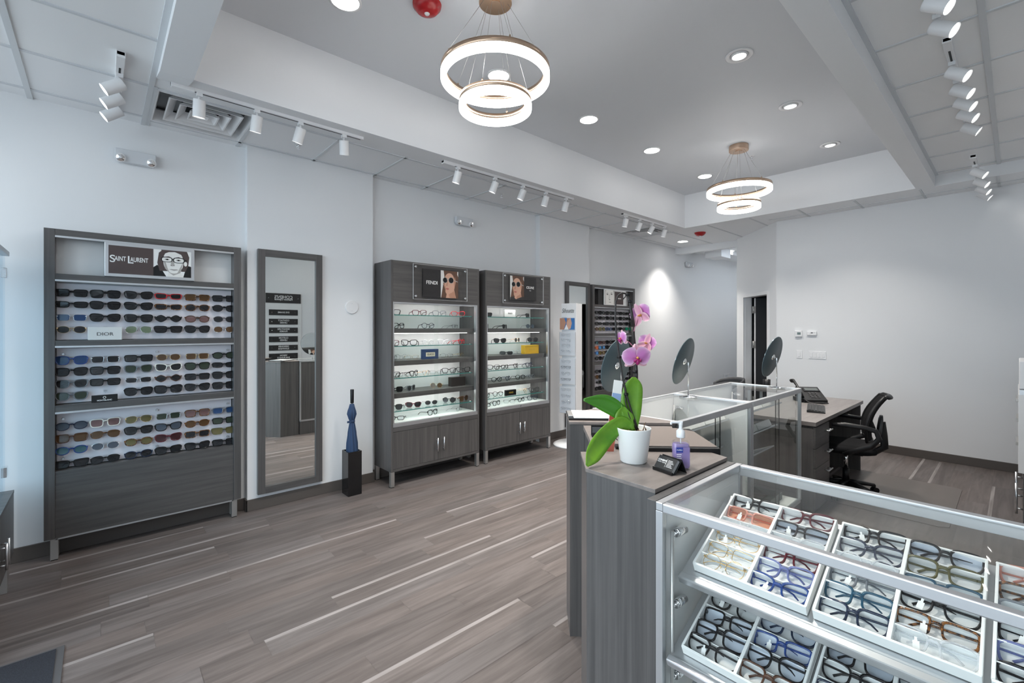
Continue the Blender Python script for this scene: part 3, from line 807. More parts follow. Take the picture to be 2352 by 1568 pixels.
B, T, G, WH = 'black', 'tortoise', 'gold', 'white'
SUN1 = [
 [[(B, 'rectangular', 'dark'), (B, 'square', 'dark'), (B, 'cat-eye', 'dark'), ('red', 'narrow', 'dark'), (T, 'rectangular', 'brown'), (B, 'rectangular', 'dark')],
  [(B, 'narrow', 'dark'), (B, 'wayfarer', 'dark'), (B, 'cat-eye', 'dark'), (T, 'narrow', 'dark'), (T, 'oval', 'dark'), (B, 'oval', 'dark')],
  [('silver', 'rectangular', 'blue'), (B, 'cat-eye', 'dark'), (B, 'wayfarer', 'dark'), (B, 'hexagonal', 'dark'), ('brown', 'oval', 'rose'), ('gunmetal', 'oval', 'dark')],
  [(G, 'oval', 'dark'), None, ('silver', 'aviator', 'pale green'), (B, 'shield', 'dark'), (B, 'cat-eye', 'dark'), ('silver', 'oval', 'brown')]],
 [[('blue', 'wayfarer', 'blue'), ('silver', 'rectangular', 'dark'), (B, 'rectangular', 'dark'), (G, 'oval', 'brown'), (G, 'rectangular', 'brown'), (B, 'oval', 'green')],
  [(B, 'wayfarer', 'dark'), (B, 'square', 'dark'), ('grey', 'wayfarer', 'green'), (WH, 'cat-eye', 'dark'), (B, 'wayfarer', 'green'), (B, 'narrow', 'dark')],
  [('grey', 'wayfarer', 'dark'), (B, 'rectangular', 'dark'), ('silver', 'narrow', 'dark'), ('brown', 'hexagonal', 'dark'), (B, 'rectangular', 'dark'), (B, 'wayfarer', 'dark')],
  [('grey', 'wayfarer', 'green'), None, (B, 'wayfarer', 'dark'), (B, 'butterfly', 'dark'), (B, 'cat-eye', 'dark'), (B, 'square', 'dark')]],
 [[('navy', 'oval', 'slate'), (WH, 'square', 'rose'), (G, 'aviator', 'olive'), ('silver', 'rectangular', 'green'), (T, 'square', 'rose'), ('grey', 'rectangular', 'blue')],
  [('brown', 'square', 'brown'), (T, 'aviator', 'brown'), (B, 'wayfarer', 'dark'), (B, 'cat-eye', 'slate'), (T, 'oval', 'brown'), (B, 'rectangular', 'green')],
  [('blue', 'oval', 'teal'), ('silver', 'oval', 'slate'), (T, 'oval', 'olive'), ('burgundy', 'cat-eye', 'wine'), (T, 'rectangular', 'orange'), ('olive', 'shield', 'olive')],
  [(B, 'shield', 'dark'), (B, 'aviator', 'dark'), ('navy', 'oval', 'dark'), (B, 'wayfarer', 'dark'), (B, 'cat-eye', 'dark'), (B, 'rectangular', 'dark')]]]
WIRE = {'gold', 'silver', 'gunmetal'}
PAN = ['top', 'middle', 'bottom']
def put_sun(spec, x, y, z, label, group, simple):
    fm, shp, ln = spec
    lm = LENS['dark' if ln == 'orange' and shp == 'rectangular' and fm == T else ln]
    M = Matrix.Translation((x, y, z)) @ Euler((R(-4), 0, R(random.uniform(-5, 3)))).to_matrix().to_4x4()
    glasses('sunglasses', shp, 'wire' if fm in WIRE else 'acetate', True, ACE[fm], lm, M, label, 'sunglasses', group, simple=simple, sc=1.10)
for p in range(3):
    for r_ in range(4):
        for c in range(6):
            sp = SUN1[p][r_][c]
            if sp is None: continue
            put_sun(sp, COLX[c], 4.214, ROWZ[p][r_], f'{sp[0]} {sp[1]} sunglasses, {PAN[p]} panel, {ORD[r_]} row, {ORD[c]} column, wide rack beside tall mirror', 'sunglasses on the wide rack', False)
# farther rack: darker sport styles above, mirrored lenses in the middle panel
rs = random.Random(5)
SUN2 = [[[(B, rs.choice(['rectangular', 'wayfarer', 'square', 'narrow', 'shield']), 'dark') for _ in range(6)] for _ in range(4)] for _ in range(3)]
SUN2[0][3] = [('brown', 'oval', 'brown'), ('olive', 'round', 'olive'), ('blue', 'rectangular', 'slate'), (B, 'rectangular', 'dark'), (B, 'shield', 'dark'), ('green', 'shield', 'emerald')]
SUN2[1][0] = [(B, 'shield', 'teal'), ('brown', 'rectangular', 'wine'), (B, 'wayfarer', 'dark'), (B, 'square', 'dark'), (T, 'wayfarer', 'brown'), (B, 'rectangular', 'dark')]
SUN2[1][1] = [('orange', 'shield', 'orange'), (B, 'shield', 'mirror'), (B, 'wayfarer', 'dark'), (B, 'wayfarer', 'dark'), (B, 'square', 'dark'), (B, 'oval', 'dark')]
SUN2[1][2] = [('blue', 'shield', 'mirror'), (T, 'wayfarer', 'olive'), (B, 'wayfarer', 'dark'), (B, 'oval', 'dark'), (B, 'wayfarer', 'dark'), (B, 'narrow', 'dark')]
SUN2[2][1] = [('brown', 'wayfarer', 'brown')] + SUN2[2][1][1:]
SUN2[2][2] = [('silver', 'narrow', 'dark')] + SUN2[2][2][1:]
for p in range(3):
    for r_ in range(4):
        for c in range(6):
            if (p == 2 and c in (2, 3)) or (p == 1 and r_ > 1 and c == 3): continue
            sp = SUN2[p][r_][c]
            put_sun(sp, COLX[c] + DX2, 4.214, ROWZ[p][r_], f'{sp[0]} {sp[1]} sunglasses, {PAN[p]} panel, {ORD[r_]} row, {ORD[c]} column, farther rack behind orchid', 'sunglasses on the farther rack', True)

# ------------------------------------------------------------------ printed signs
def clip_rect(pts, x0, x1, z0, z1):
    def half(ps, ins, cut):
        out = []
        for i in range(len(ps)):
            p, q = ps[i - 1], ps[i]
            if ins(q):
                if not ins(p): out.append(cut(p, q))
                out.append(q)
            elif ins(p): out.append(cut(p, q))
        return out
    def lx(v): return lambda p, q: (v, p[1] + (q[1] - p[1]) * (v - p[0]) / (q[0] - p[0]))
    def lz(v): return lambda p, q: (p[0] + (q[0] - p[0]) * (v - p[1]) / (q[1] - p[1]), v)
    for ins, cut in ((lambda p: p[0] >= x0 - 1e-9, lx(x0)), (lambda p: p[0] <= x1 + 1e-9, lx(x1)), (lambda p: p[1] >= z0 - 1e-9, lz(z0)), (lambda p: p[1] <= z1 + 1e-9, lz(z1))):
        if pts: pts = half(pts, ins, cut)
    return pts

def ell(cx, cz, rx, rz, rot=0.0, n=28, e=2.0):
    out = []
    for i in range(n):
        th = 2 * PI * i / n; c, s_ = math.cos(th), math.sin(th)
        x = rx * math.copysign(abs(c) ** (2 / e), c); z = rz * math.copysign(abs(s_) ** (2 / e), s_)
        out.append((cx + x * math.cos(rot) - z * math.sin(rot), cz + x * math.sin(rot) + z * math.cos(rot)))
    return out

def photo(parent, x0, x1, z0, z1, y, layers, mats, name='printed_photo', w=True):
    """layers: (material index, points in 0..1 of the print); each ink layer sits 0.2 mm above the last"""
    b = MB(); w_, h_ = x1 - x0, z1 - z0
    for k, (m_, pts) in enumerate(layers):
        q = clip_rect([(x0 + u * w_, z0 + v * h_) for u, v in pts], x0, x1, z0, z1)
        if len(q) >= 3: b.prism(q, y - .0002 * (k + 1), y - .0002 * k, m_, axis='y')
    return b.obj(name, mats, parent, w=w)
RECT = [(0, 0), (1, 0), (1, 1), (0, 1)]

def face_sunglass(bg=0, coat=None):
    # mats: 0 paper 1 hair 2 skin 3 shade 4 lips 5 dark lens 6 silver 7 coat
    L_ = [(0, RECT), (1, [(.02, 0), (.10, .35), (.22, .85), (.38, 1.02), (.85, 1.02), (1.0, .8), (1.02, 0)]),
          (2, [(.28, -.02), (.36, .25), (.30, .42), (.72, .42), (.80, .2), (.88, -.02)]),
          (3, [(.50, .02), (.42, .22), (.70, .30), (.82, .16), (.84, -.02)]),
          (2, ell(.50, .55, .30, .37, .12, e=2.2)), (2, ell(.42, .28, .17, .15, .2)), (3, [(.12, .55), (.19, .42), (.30, .22), (.26, .42)]),
          (3, [(.78, .38), (.86, .62), (.80, .80), (.74, .60)]), (1, [(.20, .80), (.42, 1.0), (.78, .98), (.90, .72), (.95, 1.02), (.15, 1.02)]),
          (3, [(.36, .62), (.40, .62), (.38, .44), (.29, .44)]),
          (6, ell(.24, .65, .135, .108)), (6, ell(.58, .66, .150, .118)), (5, ell(.24, .65, .120, .094)), (5, ell(.58, .66, .134, .103)),
          (6, [(.33, .70), (.42, .70), (.42, .67), (.33, .67)]), (6, [(.74, .68), (.96, .63), (.96, .60), (.74, .65)]),
          (4, [(.26, .345), (.34, .37), (.40, .36), (.48, .345), (.40, .30), (.33, .305)])]
    if coat: L_ += [(7, [(-.02, -.02), (-.02, .10), (.20, .14), (.40, .03), (.75, .12), (1.02, .16), (1.02, -.02)])]
    return L_
PM = [PWHITE, HAIR, SKIN, SKIN2, LIPS, LENS['dark'], GREYSH, POSTERD]

def acrylic_sign(cx, y, aw, az0, az1, cw0, csplit, cw1, cz0, cz1, label, right_photo, word, sub=None):
    t = thing('acrylic_sign', label, 'sign', (cx, y, az0), group='acrylic brand signs on the tower cabinets')
    p = box('acrylic_plate', ACRYL, cx - aw / 2, cx + aw / 2, y - .004, y + .004, az0, az1, t, bevel=.001)
    e = .0025; MB().box(cx - aw / 2, cx - aw / 2 + e, y - .0045, y + .0045, az0, az1).box(cx + aw / 2 - e, cx + aw / 2, y - .0045, y + .0045, az0, az1).box(cx - aw / 2, cx + aw / 2, y - .0045, y + .0045, az1 - e, az1).box(cx - aw / 2, cx + aw / 2, y - .0045, y + .0045, az0, az0 + e).obj('polished_edge', mat('acrylic_edge_highlight', (.75, .75, .76), .2, alpha=.6), p)  # pale rim strips: the plate's edge highlight is put into the colour
    for sx in (-1, 1):
        for z in (az0 + .03, az1 - .03):
            MB().cyl((cx + sx * (aw / 2 - .028), y - .010, z), (cx + sx * (aw / 2 - .028), 3.936, z), .010, n=16).obj('standoff', CHROME, t)
    c = box('printed_card', POSTERD, cw0, cw1, y + .0045, y + .0065, cz0, cz1, t)
    yy = y + .0044
    if right_photo:
        photo(t, csplit, cw1, cz0, cz1, yy, face_sunglass(), PM); tx = (cw0 + csplit) / 2
    else:
        photo(t, cw0, csplit, cz0, cz1, yy, face_sunglass(coat=1), PM); tx = (csplit + cw1) / 2
    z = (cz0 + cz1) / 2 + (.005 if not sub else .015)
    text('lettering', word, PWHITE, .05, (tx, yy - .0008, z), FACE_S, t, w=.62 * abs((cw0 if right_photo else cw1) - csplit), bold=.0007)
    if sub: text('lettering', sub, PWHITE, .012, (tx, yy - .0008, z - .035), FACE_S, t)
acrylic_sign(2.569, 3.912, .647, 1.785, 2.130, 2.357, 2.565, 2.780, 1.812, 2.090, 'clear acrylic sign with the word FENDI and a woman in round sunglasses', True, 'FENDI')
acrylic_sign(3.725, 3.912, .660, 1.790, 2.132, 3.508, 3.729, 3.934, 1.832, 2.110, 'clear acrylic sign with the word CELINE and a woman in dark sunglasses', False, 'CELINE', 'PARIS')

# brand sign in the niche of the wide rack
t = thing('brand_sign', 'framed SAINT LAURENT sign with a black and white face wearing glasses', 'sign', (.277, 4.17, 1.856))
box('sign_frame', ALUW, .024, .529, 4.152, 4.185, 1.8565, 2.089, t, bevel=.002)
box('printed_card', POSTERB, .044, .285, 4.1495, 4.1525, 1.878, 2.070, t)
def bwface():
    # 0 paper 1 dark hair 2 pale skin 3 grey 4 black frame
    return [(0, RECT), (4, [(-.02, -.02), (-.02, .30), (.10, .42), (.24, .20), (.34, -.02)]), (4, [(.78, -.02), (.84, .26), (.90, .46), (1.02, .42), (1.02, -.02)]),
            (1, [(.16, .20), (.10, .50), (.14, .88), (.26, 1.02), (.88, 1.02), (.95, .78), (.92, .44), (.84, .22)]),
            (2, [(.36, -.02), (.40, .22), (.70, .22), (.80, -.02)]), (3, [(.40, .16), (.52, .05), (.70, .16), (.74, .26), (.42, .26)]),
            (2, ell(.52, .58, .265, .40, .03, e=2.5)), (2, ell(.53, .28, .165, .15)), (2, ell(.845, .52, .045, .09)),
            (1, [(.22, .74), (.20, 1.02), (.86, 1.02), (.84, .66), (.74, .86), (.56, .95), (.40, .93), (.29, .86)]),
            (3, [(.26, .60), (.30, .30), (.42, .14), (.36, .34), (.32, .52)]), (3, [(.78, .58), (.74, .30), (.62, .14), (.69, .34)]),
            (3, [(.47, .62), (.52, .62), (.55, .44), (.50, .40), (.44, .42)]), (1, ell(.465, .425, .018, .010)), (1, ell(.535, .425, .018, .010)),
            (3, [(.40, .275), (.47, .295), (.52, .285), (.60, .295), (.66, .272), (.54, .235)]), (1, [(.40, .272), (.53, .268), (.66, .270), (.53, .260)]),
            (1, [(.26, .735), (.40, .765), (.45, .74), (.40, .745)]), (1, [(.58, .74), (.66, .765), (.78, .72), (.66, .745)]),
            (4, ell(.345, .645, .148, .100, 0, e=3.0)), (2, ell(.345, .640, .125, .078, 0, e=3.0)), (4, ell(.665, .640, .155, .104, 0, e=3.0)), (2, ell(.665, .635, .131, .081, 0, e=3.0)),
            (4, [(.47, .68), (.53, .68), (.53, .65), (.47, .65)]), (3, ell(.35, .645, .065, .030)), (4, ell(.355, .645, .030, .026)), (3, ell(.655, .640, .068, .031)), (4, ell(.655, .640, .031, .027)),
            (4, [(.80, .68), (.88, .66), (.88, .63), (.80, .63)])]
BWM = [PWHITE, POSTERB, GREYSKIN, GREYSH, BLACK]
photo(t, .285, .508, 1.878, 2.070, 4.151, bwface(), BWM)
zt = 1.976
for body, x, sz in (('S', .064, .068), ('AINT', .105, .040), ('L', .158, .068), ('AURENT', .207, .040)):
    text('lettering', body, PWHITE, sz, (x, 4.149, zt + (.004 if len(body) > 1 else 0)), FACE_S, t, w={'S': .028, 'AINT': .060, 'L': .030, 'AURENT': .098}[body], bold=.0006, h=.050 if len(body) == 1 else .032)

t = thing('brand_sign', 'pale face print in the niche of the farther rack with a dark card beside it', 'sign', (5.89, 4.17, 1.856))
box('sign_board', WHITEM, 5.635, 6.20, 4.165, 4.18, 1.8565, 2.092, t)
photo(t, 5.66, 5.895, 1.866, 2.082, 4.1645, [(0, RECT), (1, [(.0, .0), (.06, .0), (.04, .9), (.10, 1.0), (0, 1)]), (1, [(.90, 0), (1, 0), (1, 1), (.86, 1), (.95, .6)]),
      (2, [(.08, .74), (.22, .80), (.34, .76), (.22, .76)]), (2, [(.52, .78), (.66, .84), (.82, .80), (.66, .80)]), (2, ell(.22, .69, .09, .03)), (2, ell(.67, .72, .10, .03)),
      (1, [(.40, .70), (.44, .70), (.42, .40), (.36, .36), (.40, .34)]), (2, ell(.46, .33, .06, .025)), (2, [(.34, .13), (.48, .18), (.66, .15), (.50, .145)])], [GREYSKIN, GREYSH, INK])
box('printed_card', POSTERB, 5.90, 6.125, 4.162, 4.1655, 1.872, 2.070, t)
q = MB()
for k in range(7): q.box(5.945 + .018 * k, 5.957 + .018 * k, 4.1612, 4.1621, 1.958, 1.970 + .004 * (k % 2))
q.obj('lettering', PWHITE, t)
tag(box('display_block', POSTERD, 5.52, 5.63, 4.19, 4.25, 1.8565, 2.085), 'tall dark block standing in the niche beside the pale face print', 'block')

t = thing('brand_plaque', 'pale DIOR plaque standing on the ledge of the wide rack', 'sign', (.027, 4.185, 1.421))
box('plaque', mat('pearl_plaque', (.70, .70, .68), .3), -.060, .115, 4.172, 4.190, 1.4215, 1.510, t, bevel=.002)
text('lettering', 'DIOR', INK, .03, (.027, 4.1718, 1.461), FACE_S, t, w=.085, h=.022)
t = thing('brand_plaque', 'small black MONTBLANC plaque standing on the ledge of the wide rack', 'sign', (.024, 4.185, .999))
box('plaque', BLACK, -.042, .092, 4.175, 4.188, .9995, 1.047, t, bevel=.0015)
text('lettering', 'MONTBLANC', PWHITE, .012, (.024, 4.1748, 1.011), FACE_S, t, w=.076, h=.009, bold=.0003)
MB().lathe([(.0055, -.0004), (.0085, -.0004), (.0085, .0004), (.0055, .0004)], 20, closed=True).xf(Matrix.Translation((.024, 4.1746, 1.030)) @ Matrix.Rotation(PI / 2, 4, 'X')).obj('emblem', PWHITE, t)

# ------------------------------------------------------------------ tall mirrors
def make_mirror(x0, label):
    x1, y0, y1 = x0 + .520, 4.188, 4.224
    t = thing('framed_mirror', label, 'mirror', ((x0 + x1) / 2, 4.21, .127), group='tall framed wall mirrors')
    f = .056
    box('frame_stile', LAMV, x0, x0 + f, y0, y1, .127, 2.158, t, bevel=.002); box('frame_stile', LAMV, x1 - f, x1, y0, y1, .127, 2.158, t, bevel=.002)
    box('frame_rail', LAMH, x0 + f, x1 - f, y0, y1, .127, .127 + f, t, bevel=.001); box('frame_rail', LAMH, x0 + f, x1 - f, y0, y1, 2.158 - f, 2.158, t, bevel=.001)
    box('mirror_glass', MIRR, x0 + f - .002, x1 - f + .002, 4.207, 4.212, .127 + f - .002, 2.158 - f + .002, t)
    return t
make_mirror(.966, 'tall grey framed mirror on the pier beside the wide rack')
make_mirror(4.805, 'tall grey framed mirror behind the white rotating spectacle stand')

# ------------------------------------------------------------------ umbrella and stand
t = thing('umbrella_stand', 'square glossy black umbrella stand against the pier', 'umbrella stand', (1.70, 4.06, 0))
c = MB()
for (x0, x1, y0, y1) in ((1.640, 1.648, 3.99, 4.13), (1.758, 1.766, 3.99, 4.13), (1.648, 1.758, 3.99, 3.998), (1.648, 1.758, 4.122, 4.13)): c.box(x0, x1, y0, y1, 0, .392)
c.box(1.648, 1.758, 3.998, 4.122, 0, .01)
c.obj('container', BLACKG, t, bevel=.001)
t = thing('umbrella', 'furled navy umbrella standing in the black umbrella stand', 'umbrella', (1.705, 4.06, .012))
ux, uy = 1.705, 4.06
MB().cyl((ux, uy, .945), (ux, uy, .820), .0165, .0155, 18).obj('handle', BLACK, t, bevel=.002)
MB().cyl((ux, uy, .822), (ux, uy, .75), .006, n=10).cyl((ux, uy, .10), (ux, uy, .012), .006, .003, 10).obj('shaft', STEEL, t)
c = MB(); n = 40
prof = [(.012, .10), (.030, .16), (.044, .26), (.048, .36), (.042, .46), (.032, .56), (.022, .63), (.019, .655), (.024, .68), (.034, .72), (.030, .75), (.022, .78), (.016, .812), (.007, .815)]
vs = []
for k, (r, z) in enumerate(prof):
    for j in range(n):
        th = 2 * PI * j / n
        rr = r * (1 + .20 * math.sin(8 * th + z * 9) * (1 if z < .64 or z > .67 else .3) + (.25 * max(0, math.cos(th - 3.4)) if z > .66 else 0))
        vs.append((ux + rr * math.cos(th), uy + rr * math.sin(th), z))
c.add(vs, [(k * n + j, k * n + (j + 1) % n, (k + 1) * n + (j + 1) % n, (k + 1) * n + j) for k in range(len(prof) - 1) for j in range(n)], 0, True)
c.obj('canopy', NAVY, t)
MB().lathe([(.022, .648), (.0255, .648), (.0255, .666), (.022, .666)], 24, c=(ux, uy, 0), closed=True).box(ux - .055, ux - .02, uy - .026, uy - .022, .648, .666).obj('closing_strap', NAVY, t)

# ------------------------------------------------------------------ glass tower cabinets
def make_tower():
    x0, x1, yf, yb = 2.026, 3.072, 3.935, 4.283
    t = thing('tower_cabinet', 'tall grey display cabinet under the FENDI sign, next to the umbrella', 'display cabinet', ((x0 + x1) / 2, 4.11, 0), group='tall glass fronted display cabinets')
    s_ = .022
    box('side_panel', LAMV, x0, x0 + s_, yf, yb, .145, 2.145, t, bevel=.001); box('side_panel', LAMV, x1 - s_, x1, yf, yb, .145, 2.145, t, bevel=.001)
    a, b = x0 + s_, x1 - s_
    box('top_panel', LAMH, a, b, yf + .02, yb, 2.12, 2.145, t); box('fascia', LAMH, a, b, yf, yf + .02, 1.752, 2.145, t, bevel=.001)
    box('back_panel', WHITEM, a, b, yb - .012, yb, .165, 2.12, t)
    box('canopy_shelf', WHITEM, a, b, yf + .02, yb - .012, 1.752, 1.775, t)
    d = bpy.data.lights.new('cabinet_fill_light', 'AREA'); d.shape = 'RECTANGLE'; d.size = .9; d.size_y = .03; d.energy = 1.1; d.color = (1, .98, .95)  # added area lights and glowing strips, put in to brighten the cabinet interior
    LS = mat('added_strip_glow', (.9, .9, .9), .4, emis=(1, .99, .96), estr=4.0)
    for k, (zl, yl) in enumerate(((1.752, yf + .045), (1.454, yf + .13), (1.141, yf + .13), (.829, yf + .13))):
        box('added_glow_strip', LS, a + .02, b - .05, yl - .006, yl + .006, zl - .005, zl, t)
        o = bpy.data.objects.new('cabinet_fill_light', d); COL.objects.link(o); o.parent = t; o.location = Vector(((a + b) / 2, yl, zl - .008)) - t.location; o.rotation_euler = (R(25), 0, 0)
    for z in (1.633, 1.331, 1.022, .705):
        g = box('glass_shelf', GLASSG, a + .004, b - .035, 3.992, yb - .013, z - .008, z, t)
        box('polished_edge', GLASSEDGE, a + .004, b - .035, 3.9905, 3.992, z - .008, z, g)
        for py in (4.03, 4.20): MB().cyl((b - .036, py, z - .004), (b, py, z - .004), .006, n=10).obj('shelf_pin', CHROME, g)
    for z in (1.500, 1.187, .875):
        box('wood_shelf', LAMH, a, b, 3.985, yb - .012, z - .046, z, t, bevel=.001)
    box('deck', WHITEM, a, b, yf + .03, yb - .012, .575, .600, t)
    box('door_track', ALUW, a, b, yf - .002, yf + .034, .566, .602, t, bevel=.001); box('door_track', ALUW, a, b, yf + .002, yf + .034, 1.738, 1.752, t)
    box('side_channel', ALU, a, a + .012, yf + .002, yf + .034, .602, 1.738, t); box('side_channel', ALU, b - .022, b, yf + .002, yf + .034, .602, 1.738, t)
    m = 2.535
    box('sliding_door', GLASS, a + .012, m + .02, yf + .008, yf + .013, .602, 1.738, t); box('sliding_door', GLASS, m - .02, b - .022, yf + .022, yf + .027, .602, 1.738, t)
    MB().cyl((2.556, yf - .006, .588), (2.556, yf, .588), .009, n=16).cyl((2.556, yf - .008, .588), (2.556, yf - .005, .588), .004, n=10).obj('lock', CHROME, t)
    box('rail', LAMH, a, b, yf, yf + .02, .522, .566, t, bevel=.001)
    for (d0, d1, hx) in ((a + .001, 2.5435, 2.528), (2.5465, b - .001, 2.602)):
        d = box('door', LAMV, d0, d1, yf, yf + .019, .172, .519, t, bevel=.001)
        h = MB().cyl((hx, yf - .028, .262), (hx, yf - .028, .398), .0062, n=12)
        for z in (.285, .375): h.cyl((hx, yf - .028, z), (hx, yf, z), .0045, n=10)
        h.obj('handle', ALU, d)
    box('bottom_panel', LAMH, a, b, yf, yb, .145, .169, t, bevel=.001)
    for lx in (x0, x1 - .037):
        for ly in (yf, yb - .037):
            box('leg', STEEL, lx, lx + .037, ly, ly + .037, .006, .145, t, bevel=.001); box('foot_pad', BLACK, lx + .003, lx + .034, ly + .003, ly + .034, 0, .006, t)
    return t
tower1 = make_tower()
DX3 = 1.133
tower2 = dup(tower1, loc=tower1.location + Vector((DX3, 0, 0)), label='tall grey display cabinet under the CELINE sign, behind the rotating stand')

def stand_glasses(x, y, z, shp, style, fm, ln, rz, label, group, sun):
    a, b, *_ = SH[shp]
    M = Matrix.Translation((x, y, z + b + .0052)) @ Matrix.Rotation(R(rz), 4, 'Z') @ Matrix.Rotation(R(-4), 4, 'X')
    glasses('sunglasses' if sun else 'eyeglasses', shp, style, False, ACE[fm], LENS[ln], M, label, 'sunglasses' if sun else 'eyeglasses', group, sc=1.04)
GZ = {'g1': 1.633, 'w1': 1.5, 'g2': 1.331, 'w2': 1.187, 'g3': 1.022, 'w3': .875, 'g4': .705, 'dk': .600}
SN = {'g1': 'top glass shelf', 'w1': 'top wood shelf', 'g2': 'second glass shelf', 'w2': 'second wood shelf', 'g3': 'third glass shelf', 'w3': 'third wood shelf', 'g4': 'fourth glass shelf', 'dk': 'bottom deck'}
F1 = {'g1': [(2.12, 'black', 'square'), (2.42, 'burgundy', 'square'), (2.66, 'grey', 'square'), (2.90, 'red', 'cat-eye')],
      'w1': [(2.19, 'black', 'square'), (2.52, 'navy', 'round'), (2.86, 'gunmetal', 'rectangular')],
      'g2': [(2.11, 'burgundy', 'square'), (2.30, 'black', 'butterfly'), (2.52, 'silver', 'round'), (2.73, 'clear', 'square'), (2.95, 'red', 'wayfarer')],
      'w2': [(2.12, 'gunmetal', 'round'), (2.22, 'clear', 'round'), (2.33, 'gold', 'rectangular'), (2.75, 'gunmetal', 'oval'), (2.94, 'gold', 'aviator')],
      'g3': [(2.12, 'black', 'square'), (2.24, 'gunmetal', 'rectangular'), (2.36, 'black', 'wayfarer'), (2.50, 'gold', 'oval'), (2.62, 'gunmetal', 'narrow'), (2.78, 'black', 'wayfarer'), (2.97, 'black', 'cat-eye')],
      'w3': [(2.15, 'black', 'square', 'dark'), (2.33, 'grey', 'wayfarer', 'dark'), (2.62, 'gold', 'round', 'brown')],
      'g4': [(2.14, 'black', 'wayfarer', 'dark'), (2.35, 'burgundy', 'cat-eye', 'dark'), (2.56, 'gunmetal', 'oval', 'dark'), (2.78, 'black', 'round', 'dark'), (2.98, 'brown', 'wayfarer', 'brown')],
      'dk': [(2.16, 'black', 'narrow'), (2.58, 'black', 'wayfarer'), (2.92, 'gunmetal', 'rectangular')]}
F2 = {'g1': [(3.29, 'black', 'shield', 'dark'), (3.96, 'black', 'square', 'dark')],
      'w1': [(3.29, 'black', 'butterfly', 'slate'), (3.58, 'black', 'rectangular', 'dark'), (4.00, 'gunmetal', 'round', 'slate')],
      'g2': [(3.24, 'black', 'wayfarer', 'dark'), (3.50, 'black', 'cat-eye', 'dark'), (3.78, 'gold', 'round', 'dark'), (4.04, 'black', 'round', 'dark')],
      'w2': [(3.60, 'black', 'narrow', 'dark'), (3.75, 'clear', 'rectangular')],
      'g3': [(3.24, 'burgundy', 'square'), (3.40, 'black', 'wayfarer'), (3.58, 'black', 'rectangular'), (3.76, 'black', 'square'), (3.98, 'navy', 'wayfarer')],
      'w3': [(3.24, 'black', 'square'), (3.45, 'black', 'round'), (3.63, 'navy', 'round'), (3.83, 'black', 'round'), (4.03, 'grey', 'oval')],
      'g4': [(3.26, 'black', 'wayfarer'), (3.47, 'black', 'round'), (3.92, 'gold', 'round'), (4.07, 'black', 'square')],
      'dk': [(3.26, 'black', 'narrow'), (3.45, 'black', 'wayfarer'), (3.65, 'gunmetal', 'rectangular'), (3.85, 'black', 'oval'), (4.04, 'navy', 'wayfarer')]}
rs = random.Random(3)
for F_, cabn in ((F1, 'FENDI sign cabinet'), (F2, 'CELINE sign cabinet')):
    for sh, items in F_.items():
        for i, it in enumerate(items):
            sun = len(it) == 4
            lab = f"{it[1]} {it[2]} {'sunglasses' if sun else 'eyeglasses'}, {ORD[i] if i < 6 else 'last'} pair along the {SN[sh]}, {cabn}"
            stand_glasses(it[0], 4.085 if it[1] != 'clear' else 4.10, GZ[sh], it[2], 'wire' if it[1] in WIRE else 'acetate', it[1], it[3] if sun else 'clear', rs.choice([-38, -25, 18, 30, -12]), lab, ('sunglasses' if sun else 'eyeglasses') + ' on cabinet shelves', sun)
def carton(name, m, x0, x1, y0, y1, z0, z1, label, cat, word=None, wm=None, card=None):
    t = thing(name, label, cat, ((x0 + x1) / 2, (y0 + y1) / 2, z0))
    box('body', m, x0, x1, y0, y1, z0 + .0003, z1, t, bevel=.003)
    cx, cz = (x0 + x1) / 2, (z0 + z1) / 2
    if card: box('name_card', card, cx - (x1 - x0) * .28, cx + (x1 - x0) * .28, y0 - .0015, y0, cz - .024, cz + .018, t); y0 -= .0015
    if word: text('lettering', word, wm, .02, (cx, y0 - .0006, cz - (.003 if card else 0)), FACE_S, t, w=(x1 - x0) * .40, bold=.0004)
    return t
carton('brand_plaque', mat('royal_blue_card', (.022, .055, .15), .5), 2.418, 2.612, 4.03, 4.06, 1.187, 1.288, 'dark blue GUCCI plaque with a cream name card on the second wood shelf', 'sign', 'GUCCI', INK, mat('cream_card', (.70, .66, .52), .5))
carton('spectacle_case', mat('dark_brown_leather', (.030, .022, .020), .45), 2.80, 2.985, 4.07, 4.13, .875, .972, 'dark brown spectacle case on the third wood shelf of the FENDI cabinet', 'case')
carton('brand_plaque', mat('silver_grey_card', (.44, .45, .44), .4), 3.535, 3.705, 4.04, 4.07, 1.633, 1.722, 'grey FENDI plaque on the top glass shelf', 'sign', 'FENDI', INK)
carton('gift_box', mat('yellow_card', (.72, .42, .012), .45), 3.845, 4.085, 4.02, 4.09, 1.187, 1.294, 'yellow FENDI box on the second wood shelf of the CELINE cabinet', 'box', 'FENDI', GOLDINK)
carton('brand_plaque', BLACK, 3.545, 3.71, 4.03, 4.06, .705, .772, 'black FENDI plaque with yellow letters on the fourth glass shelf', 'sign', 'FENDI', GOLDINK)

